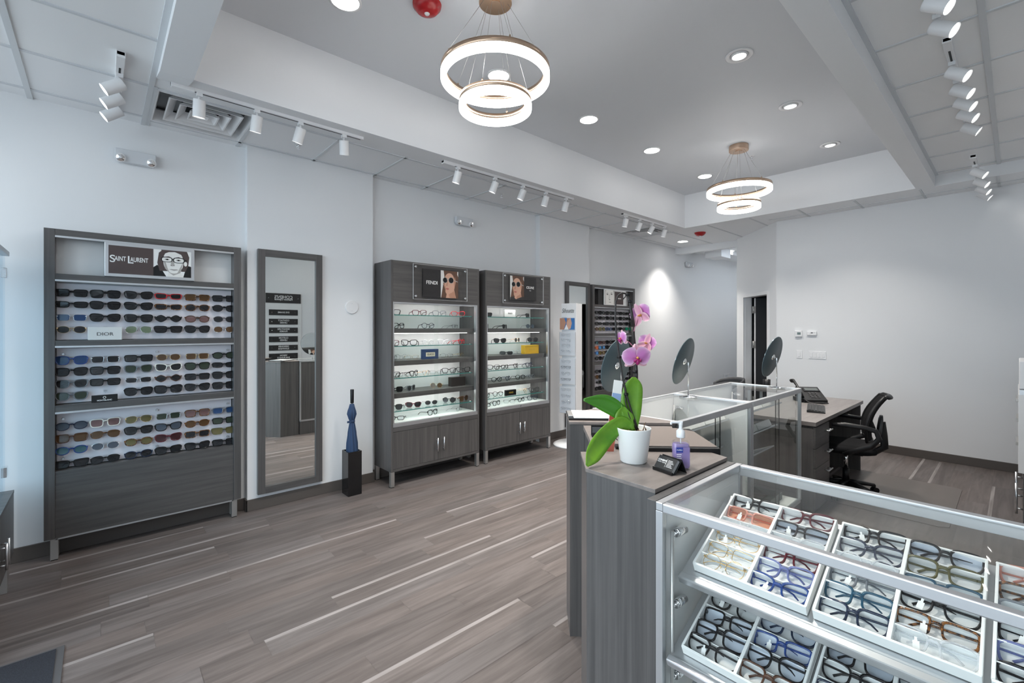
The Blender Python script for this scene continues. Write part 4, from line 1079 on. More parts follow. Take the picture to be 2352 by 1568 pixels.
# ------------------------------------------------------------------ white rotating spectacle stand
t = thing('rotating_display', 'slim white floor stand with Silhouette lettering and rimless spectacles', 'display stand', (4.53, 3.865, 0), (0, 0, R(-73.7)))
MB().lathe([(0, .032), (.20, .030), (.235, .012), (.24, 0), (0, 0)], 44).obj('base', WHITE, t, w=False)
box('stem', WHITE, -.05, .05, -.05, .05, .03, .42, t, w=False)
box('column', WHITE, -.03, .103, -.085, .103, .40, 1.82, t, w=False, bevel=.003)
box('header', WHITE, -.103, -.03, -.085, .06, 1.64, 1.82, t, w=False, bevel=.003)
text('lettering', 'Silhouette', INK, .05, (-.012, -.0866, 1.725), (R(90), 0, 0), t, w=.165, h=.055, shear=.35, ext=.0005)
bd = box('back_board', WHITE, -.103, -.03, -.072, -.06, .42, 1.64, t, w=False)
pc = box('photo_card', mat('printed_sky_blue', (.03, .16, .44), .5), -.118, .085, -.100, -.096, 1.485, 1.632, t, w=False)
photo(pc, -.118, .085, 1.485, 1.632, -.1005, [(0, [(0, 0), (.28, 0), (.42, .6), (.30, 1), (0, 1)]), (1, [(.42, .2), (.52, .9), (.74, 1), (.82, .55), (.74, .1), (.6, 0)]), (2, [(.30, 0), (.45, .45), (.60, 0)]), (0, [(.44, .5), (.50, 1), (.72, 1), (.56, .8)])], [SKIN2, SKIN, PWHITE], w=False)
RB = [(1.155, 1.455), (.79, 1.117), (.42, .76)]
for z0, z1 in RB:
    pnl = box('acrylic_board', mat('pale_display_board', (.62, .64, .68), .25), -.118, .10, -.112, -.105, z0, z1, t, w=False)
    MB().box(-.120, -.116, -.114, -.104, z0, z1).box(-.118, .10, -.114, -.104, z0 - .004, z0).obj('board_edge', GREYSH, pnl, w=False)
    MB().box(-.05, -.03, -.106, -.07, (z0 + z1) / 2 - .01, (z0 + z1) / 2 + .01).obj('bracket', WHITE, pnl, w=False)
    pb = box('acrylic_board', ACRYL, -.10, .118, .105, .112, z0, z1, t, w=False)
    box('bracket', WHITE, -.02, .02, .10, .107, (z0 + z1) / 2 - .01, (z0 + z1) / 2 + .01, pb, w=False)
Mt = Matrix.Translation((4.53, 3.865, 0)) @ Matrix.Rotation(R(-73.7), 4, 'Z')
BN = ['upper', 'middle', 'lower']
for bi, (z0, z1) in enumerate(RB):
    for k in range(4):
        z = z1 - .035 - k * (z1 - z0 - .05) / 3.6
        fm = ['silver', 'gunmetal', 'silver', 'gunmetal'][k] if bi == 1 else 'silver'
        glasses('eyeglasses', ['oval', 'rectangular', 'round', 'narrow'][k], 'wire', True, ACE[fm], LENS['clear'], Mt @ Matrix.Translation((-.02, -.140, z)), f'thin {fm} eyeglasses, {ORD[k]} row of the {BN[bi]} front board, white rotating stand', 'eyeglasses', 'spectacles on the rotating stand', simple=True)
        if k < 3: glasses('eyeglasses', 'oval', 'wire', True, ACE['silver'], LENS['clear'], Mt @ Matrix.Translation((.02, .140, z)) @ Matrix.Rotation(PI, 4, 'Z'), f'thin silver eyeglasses, {ORD[k]} row of the {BN[bi]} rear board, white rotating stand', 'eyeglasses', 'spectacles on the rotating stand', simple=True)
# ------------------------------------------------------------------ reception counter (45 degree front)
CT = 1.045
t = thing('reception_counter', 'angled grey laminate reception counter under the orchid', 'counter', (1.6, 1.1, 0))
A_ = [(1.165, .686), (1.645, .686), (1.672, .770), (1.318, 1.081), (1.174, .942)]
B_ = [(1.697, 1.462), (2.047, 1.112), (2.088, 1.112), (2.088, 1.614), (1.846, 1.614)]
C_ = [(1.365, 1.036), (1.672, .770), (1.95, 1.06), (2.047, 1.112), (1.746, 1.412)]
def shrink(ps, k):
    cx = sum(p[0] for p in ps) / len(ps); cy = sum(p[1] for p in ps) / len(ps)
    return [(cx + (x - cx) * k, cy + (y - cy) * k) for x, y in ps]
MB().prism(shrink(A_, .985), 0, CT - .012).obj('front_pier', LAMV, t)
MB().prism(A_, CT - .012, CT).obj('pier_top', LAMY, t, bevel=.001)
MB().prism(shrink(B_, .985), 0, CT - .012).obj('back_pier', LAMV, t)
MB().prism(B_, CT - .012, CT).obj('pier_top', LAMY, t, bevel=.001)
MB().prism([(1.372, 1.036), (1.668, .775), (1.945, 1.06), (2.04, 1.112), (1.746, 1.404)], 0, 1.008).obj('body', LAMV, t)
MB().prism([(1.362, 1.037), (1.660, .768), (1.95, 1.055), (2.043, 1.114), (1.742, 1.412)], 1.008, 1.030).obj('writing_top', LAMY, t, bevel=.001)
tag(box('end_panel', LAMV, 1.116, 1.640, .656, .682, 0, 1.033, bevel=.001), 'thin upright laminate panel between the reception counter and the front glass case', 'panel')

# ------------------------------------------------------------------ glass counter cases
def make_case(name, label, loc, rz, L, top, shelves, slope, left_white=True, sy=(.03, .03), closed=False, both=False):
    D = .530
    t = thing(name, label, 'display case', loc, (0, 0, rz), 'glass counter display cases')
    p = .020; zb = .20
    K = dict(w=False)
    box('base', LAMV, .004, D - .004, .004, L - .004, 0, zb - .02, t, **K)
    box('deck', WHITEM, .01, D - .01, .01, L - .01, zb - .02, zb, t, **K)
    for (x0, y0) in ((0, 0), (0, L - p), (D - p, 0), (D - p, L - p)):
        box('corner_post', ALUW, x0, x0 + p, y0, y0 + p, zb, top - .0225, t, bevel=.001, **K)
    box('front_rail', ALUW, -.001, .021, p, L - p, top - .024, top, t, bevel=.003, **K); box('back_rail', ALUW, D - .024, D + .001, p, L - p, top - .034, top, t, bevel=.002, **K)
    for y0 in (0, L - p): box('end_rail', ALUW, .0, D, y0, y0 + p, top - .022, top + .0005, t, bevel=.002, **K)
    box('front_rail', ALUW, 0, p, p, L - p, zb - .018, zb + .006, t, **K); box('back_rail', ALUW, D - p, D, p, L - p, zb - .018, zb + .006, t, **K)
    box('top_glass', GLASS, .021, D - .024, p, L - p, top - .010, top - .004, t, **K)
    if closed: MB().box(.004, .016, p, L - p, zb, top - .024, 0).box(.016, .020, p, L - p, zb, top - .024, 1).obj('front_panel', [LAMV, WHITEM], t, w=False)
    else: box('front_glass', GLASS, .007, .012, p, L - p, zb, top - .024, t, **K)
    if left_white: box('end_panel', TRAYW, p, D - p, L - .014, L - .006, zb, top - .022, t, **K)
    else: box('end_glass', GLASS, p, D - p, L - .012, L - .007, zb, top - .022, t, **K)
    box('end_panel' if both else 'end_glass', WHITEM if both else GLASS, p, D - p, .007, .012, zb, top - .022, t, **K)
    m = L / 2
    for y0, y1, x in ((p, m + .02, D - .012), (m - .02, L - p, D - .020)):
        g = box('sliding_door', GLASSD, x, x + .005, y0, y1, zb + .004, top - .034, t, **K)
        box('door_edge', BLACK, x, x + .005, (y1 if y1 < L - p - .01 else y0) - .002, (y1 if y1 < L - p - .01 else y0) + .001, zb + .004, top - .034, g, **K)
    for (sx, sz) in shelves:
        ln = .315; a = slope
        sh = MB().box(-.026, ln, sy[0], L - sy[1], -.012, -.002).xf(Matrix.Translation((sx, 0, sz)) @ Matrix.Rotation(-a, 4, 'Y')).obj('shelf', ALUW, t, w=False)
        MB().box(-.042, -.020, sy[0], L - sy[1], -.018, .006).xf(Matrix.Translation((sx, 0, sz)) @ Matrix.Rotation(-a, 4, 'Y')).obj('shelf_lip', ALUW, sh, w=False, bevel=.004)
    for yy in (L - .032, .035):
        b = MB().cyl((.030, yy, zb), (.030, yy, top - .078), .0050, n=12)
        b.obj('shelf_standard', STEEL, t, w=False)
        for z in (top - .088, top - .281, top - .474):
            MB().cyl((.031, yy, z), (.052, yy, z - .002), .0045, n=10).cyl((.046, yy, z - .001), (.052, yy, z - .001), .0105, n=18).cyl((.053, yy, z - .001), (.096, yy, z - .004), .0115, n=20).cyl((.096, yy, z - .004), (.099, yy, z - .004), .0095, n=18).obj('shelf_clamp', CHROME, t, w=False)
    return t
SLOPE = R(24.5)
SH1 = [(.101, .835), (.038, .637), (.030, .435)]
make_case('display_case', 'glass counter case full of white spectacle trays in the foreground', (1.113, -.74, 0), 0, 1.394, 1.033, SH1, SLOPE)
SH2 = [(.115, .800), (.085, .625), (.06, .455)]
make_case('display_case', 'glass counter case beside the reception counter with a round mirror on it', (2.092, 1.630, 0), R(-90), .905, CT, SH2, SLOPE, closed=True, both=True)
make_case('display_case', 'far glass counter case next to the desk with a round mirror on it', (3.003, 1.630, 0), R(-90), .960, CT, SH2, SLOPE, left_white=False, closed=True)

TW, TL, TH = .270, .300, .027
def make_tray(label, M, group):
    b = MB(); w = .005
    b.box(0, TL, 0, TW, 0, .003).box(0, w, 0, TW, .003, TH).box(TL - w, TL, 0, TW, .003, TH).box(w, TL - w, 0, w, .003, TH).box(w, TL - w, TW - w, TW, .003, TH).box(w, TL - w, TW / 2 - .004, TW / 2 + .004, .003, TH)
    t = b.obj('spectacle_tray', TRAYW, None, bevel=.001)
    t.location = M.to_translation(); t.rotation_euler = M.to_euler(); tag(t, label, 'tray', group)
    return t
dv = MB().box(-.001, .001, 0, TW / 2 - .009, .003, TH - .002).obj('divider', TRAYW, None); dvd = dv.data; bpy.data.objects.remove(dv)
def fill_dividers(t, n=6):
    for k in range(1, n):
        for y in (.005, TW / 2 + .004):
            c = bpy.data.objects.new('divider', dvd); COL.objects.link(c); c.parent = t
            c.location = (TL * k / n + .004, y, 0); c.rotation_euler = (0, R(-14), 0)
SHN = ['upper shelf', 'lower shelf', 'bottom shelf']
TRN = ['tray beside the counter', 'second tray', 'third tray']
CASE1 = {(0, 0): [[('black', 'square', 'clear'), ('pink', 'rectangular', 'peach'), ('clear', 'rectangular', 'clear'), ('gold', 'oval', 'clear'), ('gold', 'rectangular', 'clear'), ('gold', 'round', 'clear')],
                  [('burgundy', 'wayfarer', 'clear'), ('black', 'rectangular', 'coated'), ('clear', 'wayfarer', 'clear'), ('burgundy', 'square', 'clear'), ('violet', 'wayfarer', 'clear'), ('blue', 'cat-eye', 'clear')]],
         (0, 1): [[('black', 'square', 'clear'), ('navy', 'wayfarer', 'clear'), ('clear', 'round', 'clear'), ('grey', 'square', 'clear'), ('teal', 'square', 'clear'), ('navy', 'square', 'clear')],
                  [('black', 'wayfarer', 'coated'), ('olive', 'square', 'clear'), ('teal', 'rectangular', 'clear'), ('black', 'wayfarer', 'clear'), ('tortoise', 'rectangular', 'clear'), ('clear', 'wayfarer', 'clear')]],
         (0, 2): [[('pink', 'square', 'clear'), ('tortoise', 'square', 'clear'), ('grey', 'square', 'clear'), ('black', 'rectangular', 'clear'), ('violet', 'square', 'clear'), ('black', 'wayfarer', 'clear')], []],
         (1, 0): [[('gunmetal', 'rectangular', 'clear'), ('tortoise', 'wayfarer', 'clear'), ('black', 'wayfarer', 'clear'), ('black', 'rectangular', 'coated'), ('black', 'square', 'coated'), ('black', 'wayfarer', 'clear')],
                  [('gunmetal', 'narrow', 'clear'), ('navy', 'rectangular', 'coated'), ('navy', 'wayfarer', 'coated'), ('blue', 'rectangular', 'coated'), ('black', 'wayfarer', 'coated'), ('brown', 'square', 'clear')]],
         (1, 1): [[('silver', 'rectangular', 'coated'), ('brown', 'wayfarer', 'coated'), ('black', 'square', 'coated'), ('black', 'wayfarer', 'clear'), ('navy', 'rectangular', 'clear'), ('black', 'oval', 'clear')],
                  [('black', 'rectangular', 'coated'), ('black', 'wayfarer', 'coated'), ('navy', 'square', 'clear'), ('black', 'rectangular', 'clear'), ('tortoise', 'square', 'clear'), ('black', 'wayfarer', 'clear')]],
         (1, 2): [[('black', 'rectangular', 'clear'), ('grey', 'square', 'clear'), ('black', 'wayfarer', 'clear'), ('navy', 'square', 'clear'), ('black', 'square', 'clear'), ('black', 'narrow', 'clear')], []],
         (2, 0): [[('black', 'square', 'clear'), ('black', 'wayfarer', 'clear'), ('navy', 'square', 'clear'), ('black', 'rectangular', 'clear')], [('black', 'rectangular', 'clear'), ('black', 'wayfarer', 'clear')]]}
rs = random.Random(9)
tagd = MB().box(-.006, .006, -.0016, -.0006, -.016, .002).box(-.0025, .0025, -.0016, -.0006, .002, .010).obj('price_tag', PAPER, None); tagm = tagd.data; bpy.data.objects.remove(tagd)
for (si, ti), cols in CASE1.items():
    sx, sz = SH1[si]
    M = Matrix.Translation((1.113 + sx, .595 - (ti + 1) * TW - ti * .012, sz)) @ Matrix.Rotation(-SLOPE, 4, 'Y')
    tr = make_tray(f'white {TRN[ti]} on the {SHN[si]} of the front glass case', M, 'white spectacle trays in the front case')
    fill_dividers(tr)
    for ci, rows in enumerate(cols):
        for ri, (fm, shp, ln) in enumerate(rows):
            u = TL - TL * (ri + 1) / 6 + .012
            v = TW * (.745 if ci == 0 else .255)
            bh = SH[shp][1] + .004
            base = M @ Vector((u - .004, v, .011))
            up = Vector((math.sin(R(44)), 0, math.cos(R(44))))
            pos = base + up * bh * .93
            G_ = Matrix.Translation(pos) @ Matrix.Rotation(R(44), 4, 'Y') @ Matrix.Rotation(R(-90 + rs.uniform(-4, 4)), 4, 'Z') @ Matrix.Rotation(R(rs.uniform(-3, 3)), 4, 'Y')
            g = glasses('eyeglasses', shp, 'wire' if fm in WIRE else 'acetate', True, ACE[fm], LENS[ln], G_,
                        f"{fm} {shp} eyeglasses, {ORD[ri]} slot, {'left' if ci == 0 else 'right'} column, {SHN[si]} {TRN[ti]}, front case".replace('beside the counter', 'beside counter'), 'eyeglasses', 'eyeglasses in the front case trays', sc=.90)
            if rs.random() < .45:
                c = bpy.data.objects.new('price_tag', tagm); COL.objects.link(c); c.parent = g
                c.location = (rs.uniform(-.035, -.02), -.003, -.004); c.rotation_euler = (0, R(rs.uniform(-15, 15)), 0)
# plain tray backs in the two far cases
for (cx0, n, nm_) in ((2.092, 3, 'middle glass case'), (3.003, 3, 'far glass case')):
    for si, (sx, sz) in enumerate(SH2):
        for k in range(n):
            x = cx0 + .035 + k * (TW + .008)
            if cx0 > 3 and k == 2 and si == 2: continue
            M = Matrix.Translation((x, 1.630 - sx, sz)) @ Matrix.Rotation(R(-90), 4, 'Z') @ Matrix.Rotation(-SLOPE, 4, 'Y')
            tr = make_tray(f'white tray, {ORD[k]} along the {["top", "middle", "bottom"][si]} shelf of the {nm_}', M, 'white spectacle trays in the far cases')
            tr.scale = (1, 1, 1.9)
            fill_dividers(tr)
t = thing('wire_basket', 'small green basket with black cables at the bottom of the far glass case', 'basket', (3.72, 1.30, .20))
MB().box(3.62, 3.86, 1.20, 1.40, .2005, .206).box(3.62, 3.625, 1.20, 1.40, .206, .25).box(3.855, 3.86, 1.20, 1.40, .206, .25).box(3.625, 3.855, 1.20, 1.205, .206, .25).box(3.625, 3.855, 1.395, 1.40, .206, .25).obj('basket_body', mat('dark_green_plastic', (.012, .05, .04), .5), t)
for k in range(4):
    MB().tube([(3.40 + .05 * k, 1.25 + .03 * k, .204), (3.5 + .03 * k, 1.33, .215 + .01 * k), (3.62, 1.30 + .02 * k, .26), (3.72 + .02 * k, 1.28, .225)], .004, 6).obj('cable', BLACK, t)

# round counter mirrors --------------------------------------------------------------
def round_mirror(x, y, fx, fy, label, tilt=16):
    t = thing('counter_mirror', label, 'mirror', (x, y, CT), group='round mirrors on chrome stands')
    MB().lathe([(0, .010), (.015, .010), (.022, .006), (.055, .005), (.058, .002), (.058, 0), (0, 0)], 36).obj('stand_base', CHROME, t, w=False)
    n = Vector((fx, fy, 0)).normalized(); zc = .232
    c = n * .020 + Vector((0, 0, zc))
    MB().tube([(0, 0, .006), (0, 0, zc - .02), (0, 0, zc - .006), c * .5 + Vector((0, 0, zc * .5))], .0042, 10).obj('stem', CHROME, t, w=False)
    nn = (n * math.cos(R(tilt)) + Vector((0, 0, math.sin(R(tilt))))).normalized()
    Q = Matrix.Translation(c + nn * .012) @ nn.to_track_quat('Z', 'Y').to_matrix().to_4x4()
    MB().lathe([(0, -.004), (.159, -.004), (.1625, -.001), (.1625, .001), (0, .001)], 64).xf(Q).obj('disc_back', MBACK, t, w=False)
    MB().lathe([(0, .0012), (.160, .0012), (.160, .0024), (0, .0024)], 64, sm=False).xf(Q).obj('mirror_glass', MIRR, t, w=False)
    MB().lathe([(0, -.016), (.012, -.016), (.020, -.011), (.026, -.004), (0, -.004)], 28).xf(Q).obj('hub', CHROME, t, w=False)
round_mirror(2.907, 1.467, -.14, .99, 'round mirror seen from its dark back on the glass case beside the reception counter')
round_mirror(3.86, 1.238, .02, 1.0, 'round mirror seen from its dark back on the far glass case')
round_mirror(2.284, 1.568, -.09, 1.0, 'round mirror half hidden behind the orchid leaves', 12)

# ------------------------------------------------------------------ things on the reception counter
FV = Vector((math.cos(math.atan2(1160, 1048)), math.sin(math.atan2(1160, 1048)), 0))   # the way the counter's plants face away from
RV = Vector((FV.y, -FV.x, 0)); UV = Vector((0, 0, 1))
PX, PY = 1.356, .88
orc = thing('potted_orchid', 'pink moth orchid with drooping leaves in a white ceramic pot', 'plant', (PX, PY, CT))
MB().lathe([(0, 0), (.041, 0), (.0445, .004), (.0575, .112), (.0585, .116), (.0562, .117), (.0545, .112), (.049, .088), (0, .088)], 48).obj('pot', POTM, orc, w=False)
MB().lathe([(0, .104), (.02, .103), (.04, .100), (.0535, .098)], 28).obj('bark', BARK, orc, w=False)
for k in range(14):
    th, r = random.uniform(0, 6.28), random.uniform(.012, .046)
    p = Vector((r * math.cos(th), r * math.sin(th), .104)); d = Vector((random.uniform(-1, 1), random.uniform(-1, 1), random.uniform(0, 1.0))).normalized()
    MB().cyl(p, p + d * random.uniform(.008, .016), .0035, .002, 6).obj('bark_chip', BARK, orc, w=False)
MB().tube([(.022, -.020, .100), (.028, -.024, .118), (.024, -.026, .126), (.031, -.028, .134)], [.0015, .0018, .0012, .0008], 6).obj('dry_shoot', BARK, orc, w=False)

def leaf(pts, hw, m, name='leaf', fold=.25, twist=0.0):
    """curved blade with a midrib crease"""
    P = [Vector(p) - Vector((PX, PY, CT)) for p in pts]
    n = 18; V = []; b = MB()
    def cr(arr, s_):
        i = min(int(s_), len(arr) - 2); f = s_ - i
        p0, p1, p2, p3 = arr[max(i - 1, 0)], arr[i], arr[i + 1], arr[min(i + 2, len(arr) - 1)]
        return .5 * ((2 * p1) + (p2 - p0) * f + (2 * p0 - 5 * p1 + 4 * p2 - p3) * f * f + (3 * p1 - p0 - 3 * p2 + p3) * f ** 3)
    m_ = len(P) - 1
    for k in range(n + 1):
        s_ = k / n * m_; c = cr(P, s_); d = (cr(P, min(s_ + .05, m_)) - cr(P, max(s_ - .05, 0))).normalized()
        lat = d.cross(FV).normalized(); nrm = lat.cross(d).normalized()
        lat = (lat * math.cos(twist) + nrm * math.sin(twist)).normalized(); nrm = lat.cross(d).normalized()
        w_ = cr(hw, s_)
        for q, off in ((-1, 0), (-.55, .6), (0, 1), (.55, .6), (1, 0)):
            V.append(c + lat * w_ * q + nrm * w_ * fold * off)
    F_ = [(k * 5 + j, k * 5 + j + 1, k * 5 + j + 6, k * 5 + j + 5) for k in range(n) for j in range(4)]
    o = b.add(V, F_, 0, True).obj(name, m, orc, w=False, recalc=False)
    md = o.modifiers.new('thick', 'SOLIDIFY'); md.thickness = .0022; md.offset = 0
    return o
leaf([(1.352, .885, 1.158), (1.318, .915, 1.216), (1.280, .950, 1.246), (1.229, .995, 1.256)], [.012, .027, .028, .004], LEAF2)
leaf([(1.352, .880, 1.160), (1.318, .905, 1.176), (1.262, .932, 1.130), (1.205, .935, 1.085), (1.160, .925, 1.060)], [.012, .024, .032, .028, .005], LEAF)
leaf([(1.358, .878, 1.150), (1.352, .885, 1.195), (1.352, .885, 1.250), (1.356, .880, 1.305), (1.357, .879, 1.333)], [.010, .030, .036, .030, .006], LEAF)
leaf([(1.350, .880, 1.150), (1.333, .895, 1.175), (1.328, .900, 1.205), (1.330, .902, 1.232)], [.010, .030, .030, .006], LEAF)
OO = Vector((PX, PY, CT))
st = [(1.369, .868, 1.145), (1.352, .884, 1.21), (1.337, .897, 1.275), (1.327, .906, 1.34), (1.319, .913, 1.402), (1.312, .918, 1.47), (1.309, .922, 1.536), (1.310, .921, 1.588), (1.316, .916, 1.612), (1.327, .906, 1.622), (1.339, .895, 1.618)]
sm = MB().tube([Vector(p) - OO for p in st], [.0034] * 7 + [.003] * 4, 8).obj('flower_stem', STEMM, orc, w=False)
st2 = [(1.331, .904, 1.60), (1.340, .894, 1.616), (1.347, .888, 1.592), (1.352, .884, 1.55), (1.357, .879, 1.505)]
MB().tube([Vector(p) + FV * .004 - OO for p in st2], [.002, .0035, .0045, .0055, .005], 8).obj('flower_stem', STEMM, orc, w=False)
MB().tube([Vector(p) - OO for p in ((1.364, .872, 1.15), (1.345, .890, 1.20), (1.335, .899, 1.25), (1.335, .899, 1.27))], .0022, 6).obj('support_stake', STEMM, orc, w=False)
for p in (st[2], st[4], st2[2], st2[1]):
    MB().cyl(Vector(p) - OO + Vector((0, 0, -.004)), Vector(p) - OO + Vector((0, 0, .004)), .0075, n=12).obj('clip', BLACK, orc, w=False)
br = [(1.357, .879, 1.505), (1.361, .876, 1.45), (1.365, .872, 1.40), (1.367, .870, 1.34), (1.368, .870, 1.28)]
MB().tube([Vector(p) + FV * .02 - OO for p in br], [.006, .0065, .006, .006, .005], 8).obj('support_stake', STEMM, orc, w=False)
for z in (1.43, 1.35, 1.315, 1.29): MB().cyl((1.365 + FV.x * .02 - PX - .002, .872 + FV.y * .02 - PY, z - .005 - CT), (1.365 + FV.x * .02 - PX - .002, .872 + FV.y * .02 - PY, z + .005 - CT), .0095, n=12).obj('clip', BLACK, orc, w=False)

def petal(fl, M, L, Wd, m, cup=.18, pw=2.2, name='petal'):
    nu, nv = 9, 8; V = []; rim = []
    for i in range(nu + 1):
        s_ = i / nu
        wv = Wd * (math.sin(PI * min(1, s_ ** .75 * .93 + .05)) ** .62)
        for j in range(nv + 1):
            q = (j / nv) * 2 - 1
            x = q * wv; y = s_ * L
            z = -cup * L * (s_ * s_) * .6 + cup * L * .35 * (1 - q * q) + .03 * L * math.sin(q * 5 + s_ * 4)
            V.append(M @ Vector((x, y, z))); rim.append(min(1.0, max(abs(q) ** 3, s_ ** 5) * .95 + .08))
    F_ = [(i * (nv + 1) + j, i * (nv + 1) + j + 1, (i + 1) * (nv + 1) + j + 1, (i + 1) * (nv + 1) + j) for i in range(nu) for j in range(nv)]
    o = MB().add(V, F_, 0, True).obj(name, m, fl, w=False, recalc=False)
    at = o.data.attributes.new('rim', 'FLOAT', 'POINT'); at.data.foreach_set('value', rim)
    return o
def flower(pos, nrm, sc, roll=0.0):
    n = Vector(nrm).normalized(); up = (UV - n * UV.dot(n)).normalized(); sd = up.cross(n)
    Q = Matrix((sd.to_4d(), up.to_4d(), n.to_4d(), (0, 0, 0, 1))).transposed()
    for k in range(3): Q[3][k] = 0
    Q[0][3], Q[1][3], Q[2][3] = 0, 0, 0; Q[3][3] = 1
    B_0 = Matrix.Translation(Vector(pos) - OO) @ Q @ Matrix.Rotation(roll, 4, 'Z') @ Matrix.Scale(sc, 4)
    fl = MB().lathe([(0, .006), (.004, .004), (.005, -.004), (.002, -.016), (0, -.018)], 10).xf(B_0).obj('flower', LIPY, orc, w=False)
    for ang in (0, 128, -128): petal(fl, B_0 @ Matrix.Translation((0, 0, -.003)) @ Matrix.Rotation(R(ang), 4, 'Z'), .044, .0155, SEPAL, .20, name='sepal')
    for ang in (72, -72): petal(fl, B_0 @ Matrix.Rotation(R(ang), 4, 'Z') @ Matrix.Translation((0, .002, .002)), .046, .030, PETAL, .16)
    l = MB()
    l.tube([(0, -.002, .004), (0, -.008, .012), (0, -.014, .012), (0, -.022, .008)], [.004, .0075, .0065, .002], 10)
    l.tube([(.002, -.006, .006), (.009, -.008, .014), (.007, -.002, .020)], [.003, .0045, .002], 8).tube([(-.002, -.006, .006), (-.009, -.008, .014), (-.007, -.002, .020)], [.003, .0045, .002], 8)
    l.xf(B_0).obj('lip', LIPM, fl, w=False)
    MB().lathe([(0, .008), (.0035, .006), (.004, .001), (.002, -.003)], 10).xf(B_0 @ Matrix.Translation((0, .002, .010))).obj('column', LIPY, fl, w=False)
    return fl
flower(Vector((1.356, .880, 1.402)) - FV * .035, -FV * .95 + UV * -.12 + RV * .05, 1.05, .05)
flower(Vector((1.372, .866, 1.545)) - FV * .012, FV * .50 + RV * .75 + UV * .15, .98, -.35)
flower(Vector((1.324, .910, 1.466)) - FV * .015, -RV * .95 - FV * .30 - UV * .1, .66, .1)
flower(Vector((1.392, .847, 1.448)) + FV * .015, RV * .70 + FV * .62 + UV * -.25, .80, .3)
for a, b in (((1.358, .880, 1.49), (1.370, .868, 1.545)), ((1.363, .876, 1.43), (1.326, .908, 1.466)), ((1.366, .874, 1.40), (1.390, .850, 1.446)), ((1.366, .874, 1.38), (1.357, .882, 1.402))):
    MB().tube([Vector(a) - OO, (Vector(a) + Vector(b)) / 2 - OO + UV * .006, Vector(b) - OO], .0016, 6).obj('pedicel', SEPAL, orc, w=False)

# hand sanitiser bottle
bx, by = 1.405, .735
t = thing('sanitizer_bottle', 'clear pump bottle of purple hand sanitiser beside the business cards', 'bottle', (bx, by, CT), (0, 0, R(-42)))
GEL = glass_mat('lavender_gel', (.62, .50, .84), 1.3)
GELC = mat('lavender_gel_core', (.34, .26, .55), .15, alpha=.62)
def rrect(w, d, r, n=5):
    out = []
    for cx, cy, a0 in ((w - r, d - r, 0), (-w + r, d - r, 90), (-w + r, -d + r, 180), (w - r, -d + r, 270)):
        out += [(cx + r * math.cos(R(a0 + 90 * k / n)), cy + r * math.sin(R(a0 + 90 * k / n))) for k in range(n + 1)]
    return out
def stack(levels, n=5, cap=True):
    b = MB(); rings = [[(x, y, z) for x, y in rrect(w, d, r, n)] for (w, d, r, z) in levels]; m_ = len(rings[0])
    V = [v for q in rings for v in q]
    F_ = [(i * m_ + j, i * m_ + (j + 1) % m_, (i + 1) * m_ + (j + 1) % m_, (i + 1) * m_ + j) for i in range(len(rings) - 1) for j in range(m_)]
    b.add(V, F_, 0, True)
    if cap: b.f += [list(range(m_))[::-1], [(len(rings) - 1) * m_ + j for j in range(m_)]]; b.m += [0, 0]; b.sm += [False, False]
    return b
stack([(.0255, .016, .008, .001), (.027, .0175, .009, .004), (.027, .0175, .009, .078), (.024, .016, .008, .088), (.013, .012, .010, .096), (.012, .012, .011, .100)]).obj('bottle_body', glass_mat('clear_bottle_plastic', (.96, .96, .97), 1.4), t, w=False)
stack([(.0235, .0145, .007, .003), (.025, .0155, .008, .006), (.025, .0155, .008, .076), (.022, .014, .007, .082)]).obj('gel', GELC, t, w=False)
box('label_sticker', mat('violet_label', (.36, .27, .56), .4, alpha=.55), -.022, .023, -.0182, -.0178, .010, .072, t, w=False)
lb = box('brand_patch', mat('blue_brand_patch', (.03, .05, .30), .35), -.021, .001, -.0188, -.0183, .055, .072, t, w=False)
text('lettering', 'PURELL', PWHITE, .006, (-.010, -.0190, .0635), (R(90), 0, 0), lb, w=.018, ext=.0002)
q = MB()
for k in range(5): q.box(-.020, -.004 - .002 * (k % 2), -.0187, -.0183, .048 - .006 * k, .0500 - .006 * k)
q.obj('fine_print', PWHITE, t, w=False)
MB().lathe([(.0, .100), (.0125, .100), (.0135, .102), (.0135, .121), (.009, .126), (.0055, .130), (.0055, .142), (0, .142)], 24).obj('pump_collar', WHITE, t, w=False)
MB().cyl((0, 0, .140), (0, 0, .150), .0065, .0075, 16).box(-.032, .006, -.005, .005, .1465, .1535).box(-.034, -.029, -.004, .004, .142, .150).obj('pump_head', WHITE, t, w=False, bevel=.0015)
MB().cyl((0, 0, .01), (0, 0, .10), .002, n=8).obj('dip_tube', WHITE, t, w=False)

# business card holder
t = thing('business_card_holder', 'small black easel holding black business cards in front of the sanitiser', 'card holder', (1.328, .749, CT), (0, 0, R(-104)))
t.scale = (.86, .86, .86)
M1 = Matrix.Rotation(R(-38), 4, 'X')
MB().box(-.046, .046, 0, .003, .004, .062).xf(M1).box(-.046, .046, -.014, -.011, .0005, .012).box(-.046, .046, -.012, .006, .0005, .0035).obj('easel', BLACKG, t, w=False, bevel=.0008)
MB().box(-.046, .046, -.0015, .0015, -.062, 0).xf(Matrix.Translation((0, .0385, .050)) @ Matrix.Rotation(R(26), 4, 'X')).obj('rear_leg', BLACKG, t, w=False)
cards = MB().box(-.043, .041, -.013, -.0005, .005, .054).xf(M1).obj('card_stack', mat('grey_card_edges', (.30, .30, .30), .6), t, w=False)
fc = MB().box(-.0432, .0412, -.0140, -.0131, .005, .0542).xf(M1).obj('front_card', mat('matt_black_card', (.016, .016, .017), .5), t, w=False)
RR = (M1 @ Matrix.Rotation(R(90), 4, 'X')).to_euler()
